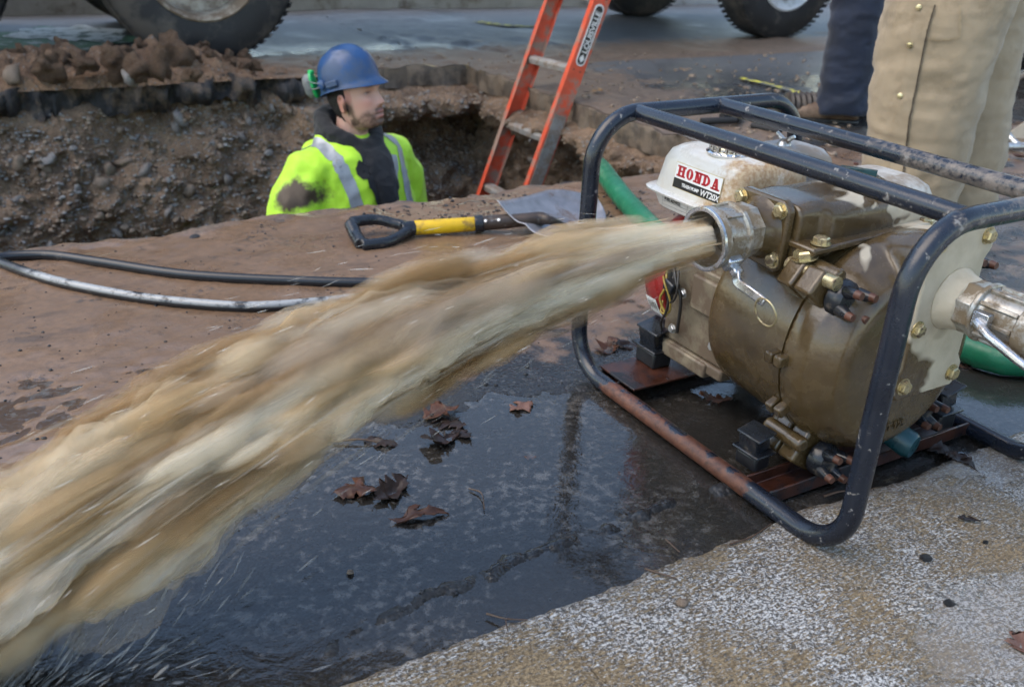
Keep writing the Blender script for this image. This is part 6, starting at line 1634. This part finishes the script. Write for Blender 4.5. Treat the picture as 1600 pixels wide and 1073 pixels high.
# ------------------------------------------------------------------ small things lying about
def leaf_mesh(name, seed, L, Wd, curl, fold, lobes=0):
    r = np.random.default_rng(seed); nu, nv = 14, 8; V = []
    for i in range(nu + 1):
        s = i / nu; w = Wd / 2 * (math.sin(math.pi * min(1, s * .97 + .02)) ** .8) * (1.15 - .5 * s)
        if lobes: w *= .72 + .38 * abs(math.sin(s * math.pi * 2.6 + .4))
        wl2, wr2 = w * (1 + .38 * r.normal()), w * (1 + .38 * r.normal())
        for j in range(nv + 1):
            q = -1 + 2 * j / nv; V.append((L * (s - .5) + (.06 * L * r.normal() if abs(q) > .9 else 0), q * (wl2 if q < 0 else wr2), 0))
    V = np.array(V); x, y = V[:, 0], V[:, 1]
    z = fold * np.abs(y) * (1 + .6 * np.sin(x * 40 + seed)) + curl * (x / L * 2) ** 2 * L * .5 + fbm(x * 34, y * 34, oct=3, seed=seed) * L * .11
    z -= z.min(); V = np.stack([x + fbm(x * 25 + 3, y * 25, oct=2, seed=seed) * .004, y + fbm(x * 25, y * 25 + 4, oct=2, seed=seed + 1) * .005, z], 1)
    F = [(i * (nv + 1) + j, (i + 1) * (nv + 1) + j, (i + 1) * (nv + 1) + j + 1, i * (nv + 1) + j + 1) for i in range(nu) for j in range(nv)]
    b = MB(); b.add([tuple(v) for v in V], F)
    return b.mesh(name, 80)
def leaf(px, py, rot, L, Wd, mat, label, curl=.25, fold=.25, z=.0, lobes=0, seed=0, group=None):
    me = leaf_mesh("fallen_leaf", seed, L * .78, Wd * .8, curl * .55, fold * .5, lobes); o = link("fallen_leaf", me, M[mat]); o.location = ground(px, py, .001) + Vector((0, 0, z - (.0035 if z < .01 else 0))); o.rotation_euler = (random.uniform(-.1, .1), random.uniform(-.1, .1), rot)
    s = o.modifiers.new("t", 'SOLIDIFY'); s.thickness = .0006; tag(o, label, "leaf", group)
leaf(690, 648, .5, .075, .052, 'leaf_rust', "rust-brown curled leaf on top of the leaf clump in the puddle", .35, .5, .006, 1, 3)
leaf(700, 660, -.4, .085, .050, 'leaf_dark', "dark folded leaf under the rust-brown one in the puddle", .25, .4, 0, 1, 4)
leaf(692, 688, .9, .080, .055, 'leaf_dark', "black glossy crumpled leaf at the foot of the leaf clump", .3, .55, 0, 1, 5)
leaf(720, 676, 2.2, .05, .03, 'leaf_dark', "small dark leaf scrap against the leaf clump", .4, .4, 0, 0, 6)
leaf(608, 770, 1.0, .085, .055, 'leaf_dark', "dark brown pointed leaf standing up in the puddle", .35, .7, 0, 1, 7)
leaf(560, 768, .2, .085, .05, 'leaf_rust', "flat reddish leaf beside the upright dark leaf in the puddle", .1, .1, 0, 1, 8)
leaf(663, 806, .22, .095, .034, 'leaf_rust', "long narrow brown leaf floating alone in the puddle", .1, .45, 0, 0, 9)
leaf(816, 634, .6, .060, .050, 'leaf_pink', "pale pinkish leaf lying flat on the silt edge of the puddle", .05, .05, 0, 1, 10)
leaf(826, 710, .1, .022, .016, 'leaf_pink', "tiny pinkish leaf fragment in the open puddle", .2, .1, 0, 0, 11)
leaf(600, 690, .1, .075, .035, 'leaf_dark', "sunken dark leaf by the edge of the jet's splash", .1, .15, -.002, 1, 12)
leaf(950, 545, 1.1, .075, .050, 'leaf_rust', "orange-brown leaf crumpled inside the frame's near corner", .35, .5, .0, 1, 13)
leaf(985, 540, .3, .09, .045, 'leaf_dark', "dark leaf lying behind the orange-brown one by the frame", .2, .4, .0, 1, 14)
leaf(1120, 622, -.3, .075, .04, 'leaf_rust', "red-brown leaf under the pump casing", .1, .1, .0, 0, 15)
leaf(1502, 572, -.5, .045, .022, 'leaf_pink', "pale orange leaf beside the green hose", .25, .3, 0, 0, 16)
leaf(1480, 712, -.6, .08, .055, 'leaf_dark', "dark drowned leaf at the edge of the gutter beside the frame", .2, .35, .004, 1, 17)
leaf(1500, 725, -.9, .07, .03, 'leaf_dark', "slim dark leaf overlapping the drowned one at the gutter", .2, .3, .006, 0, 18)
leaf(1595, 1020, 1.2, .05, .06, 'leaf_pink', "broad pinkish leaf on the wet gutter slab", .05, .05, .012, 1, 19)
leaf(1510, 822, -.25, .042, .012, 'leaf_dark', "thin grey-brown leaf on the pale gutter slab", .1, .2, .010, 0, 20)
leaf(933, 150, .4, .06, .05, 'leaf_yellow', "yellow leaf lying on the soil beside the ladder", .2, .2, .02, 0, 23)
leaf(915, 152, 1.4, .05, .04, 'leaf_rust', "brown leaf beside the yellow one near the ladder", .2, .3, .02, 0, 24)
leaf(1560, 258, .3, .09, .05, 'leaf_yellow', "orange-yellow leaf on the road behind the tan trousers", .2, .3, .01, 1, 25)
leaf(1590, 250, 1.3, .08, .05, 'leaf_rust', "brown leaf on the road beside the orange-yellow one", .2, .3, .01, 1, 26)
def twig(pts, r, label):
    P = bez([ground(x, y, z) for x, y, z in pts], 6); b = MB(); b.tube(P, [r * (1 - .5 * i / len(P)) for i in range(len(P))], 7); o = b.build("twig", M['twig'], None, 70); tag(o, label, "twig")
twig([(760, 958, .004), (790, 966, .006), (825, 968, .004)], .0014, "forked twig lying where puddle meets concrete")
twig([(790, 966, .005), (793, 985, .006)], .001, "short twig crossing the forked one at the concrete edge")
twig([(1008, 888, .004), (1030, 895, .006), (1056, 903, .006)], .0016, "pale bent twig at the water's edge below the frame rail")
twig([(733, 763, .001), (752, 770, .004), (757, 795, .002)], .0013, "small hooked twig lying in the open puddle")
twig([(1040, 842, .003), (1062, 862, .006)], .0014, "slim twig near the frame's lower bend")
twig([(1140, 850, .006), (1175, 838, .008), (1205, 818, .006)], .0016, "straight twig under the bend of the frame")
twig([(1288, 775, .006), (1310, 768, .008), (1340, 765, .006)], .0018, "reddish twig lying inside the frame's front bend")
twig([(520, 690, .002), (560, 686, .005), (590, 690, .002)], .002, "sodden stem lying beside the splashing jet")
for (x, y, s, lab) in ((1446, 874, .008, "black pebble sitting on the pale gutter slab"), (1482, 944, .007, "black chip lying on the wet part of the gutter slab"), (1066, 944, .008, "brown pebble on the concrete near the puddle"), (547, 895, .005, "rusty pebble lying in the open puddle"), (1540, 848, .004, "small black chip by the thin leaf on the slab")):
    b = rock_mesh("pebble", int(x), 2, .3, 1.0); u_, v_ = to_uv(ground(x, y)); z_ = .0035 + .030 * (.71 - v_) if v_ < .7 else 0
    o = link("pebble", b, M['crumb' if 'black' in lab else 'stone_tan']); o.location = ground(x, y, z_) + Vector((0, 0, s * .35)); o.scale = (s,) * 3; tag(o, lab, "pebble")
# bits beyond the pump
c0 = ground(1225, 186); b = MB(); prof_ = []
for k in range(27): prof_.append((k * .012, .058 if k % 2 else .050))
b.lathe(prof_, c0 + Vector((0, 0, .055)), Vector((.97, .12, .0)), 28); o = b.build("drain_pipe", M['corr_pipe'], None, 60); tag(o, "short brown corrugated pipe lying by the navy trousers' boots", "pipe")
def bars(name, segs, r, mat, label, cat):
    b = MB()
    for s in segs: b.tube([ground(x, y, z) for x, y, z in s], r, 8)
    o = b.build(name, mat, None, 50); tag(o, label, cat)
bars("pipe_wrench", [((1095, 190, .02), (1150, 188, .025)), ((1150, 188, .025), (1158, 180, .03)), ((1128, 182, .03), (1150, 178, .03))], .014, M['chassis'], "grey wrench lying on the soil behind the pump frame", "wrench")
bars("iron_bar", [((1175, 196, .02), (1220, 206, .02))], .013, M['chassis'], "short iron bar beside the wrench behind the pump", "bar")
ring = [Vector((0, .15 * math.cos(k * math.pi / 16), .15 * math.sin(k * math.pi / 16))) for k in range(32)]
b = MB(); b.tube([Matrix.Rotation(.5, 3, 'Z') @ p for p in ring], .013, 10, closed=True); b.tube([(-.15, -.02, -.142), (.02, -.02, -.13)], .014, 10); o = b.build("steel_hoop", M['zinc'], None, 60); o.location = ground(1606, 236) + Vector((0, 0, .155)); tag(o, "grey steel hoop standing on the road behind the tan trousers", "hoop")
b = MB(); b.prism([(0, 0), (.16, 0), (.13, .10)], (0, 0, 0), (1, 0, 0), (0, .25, 1), (0, .006, 0)); o = b.build("cardboard_flap", M['card'], None); o.location = ground(1566, 216) + Vector((0, 0, .002)); tag(o, "torn piece of cardboard leaning by the steel hoop", "cardboard")
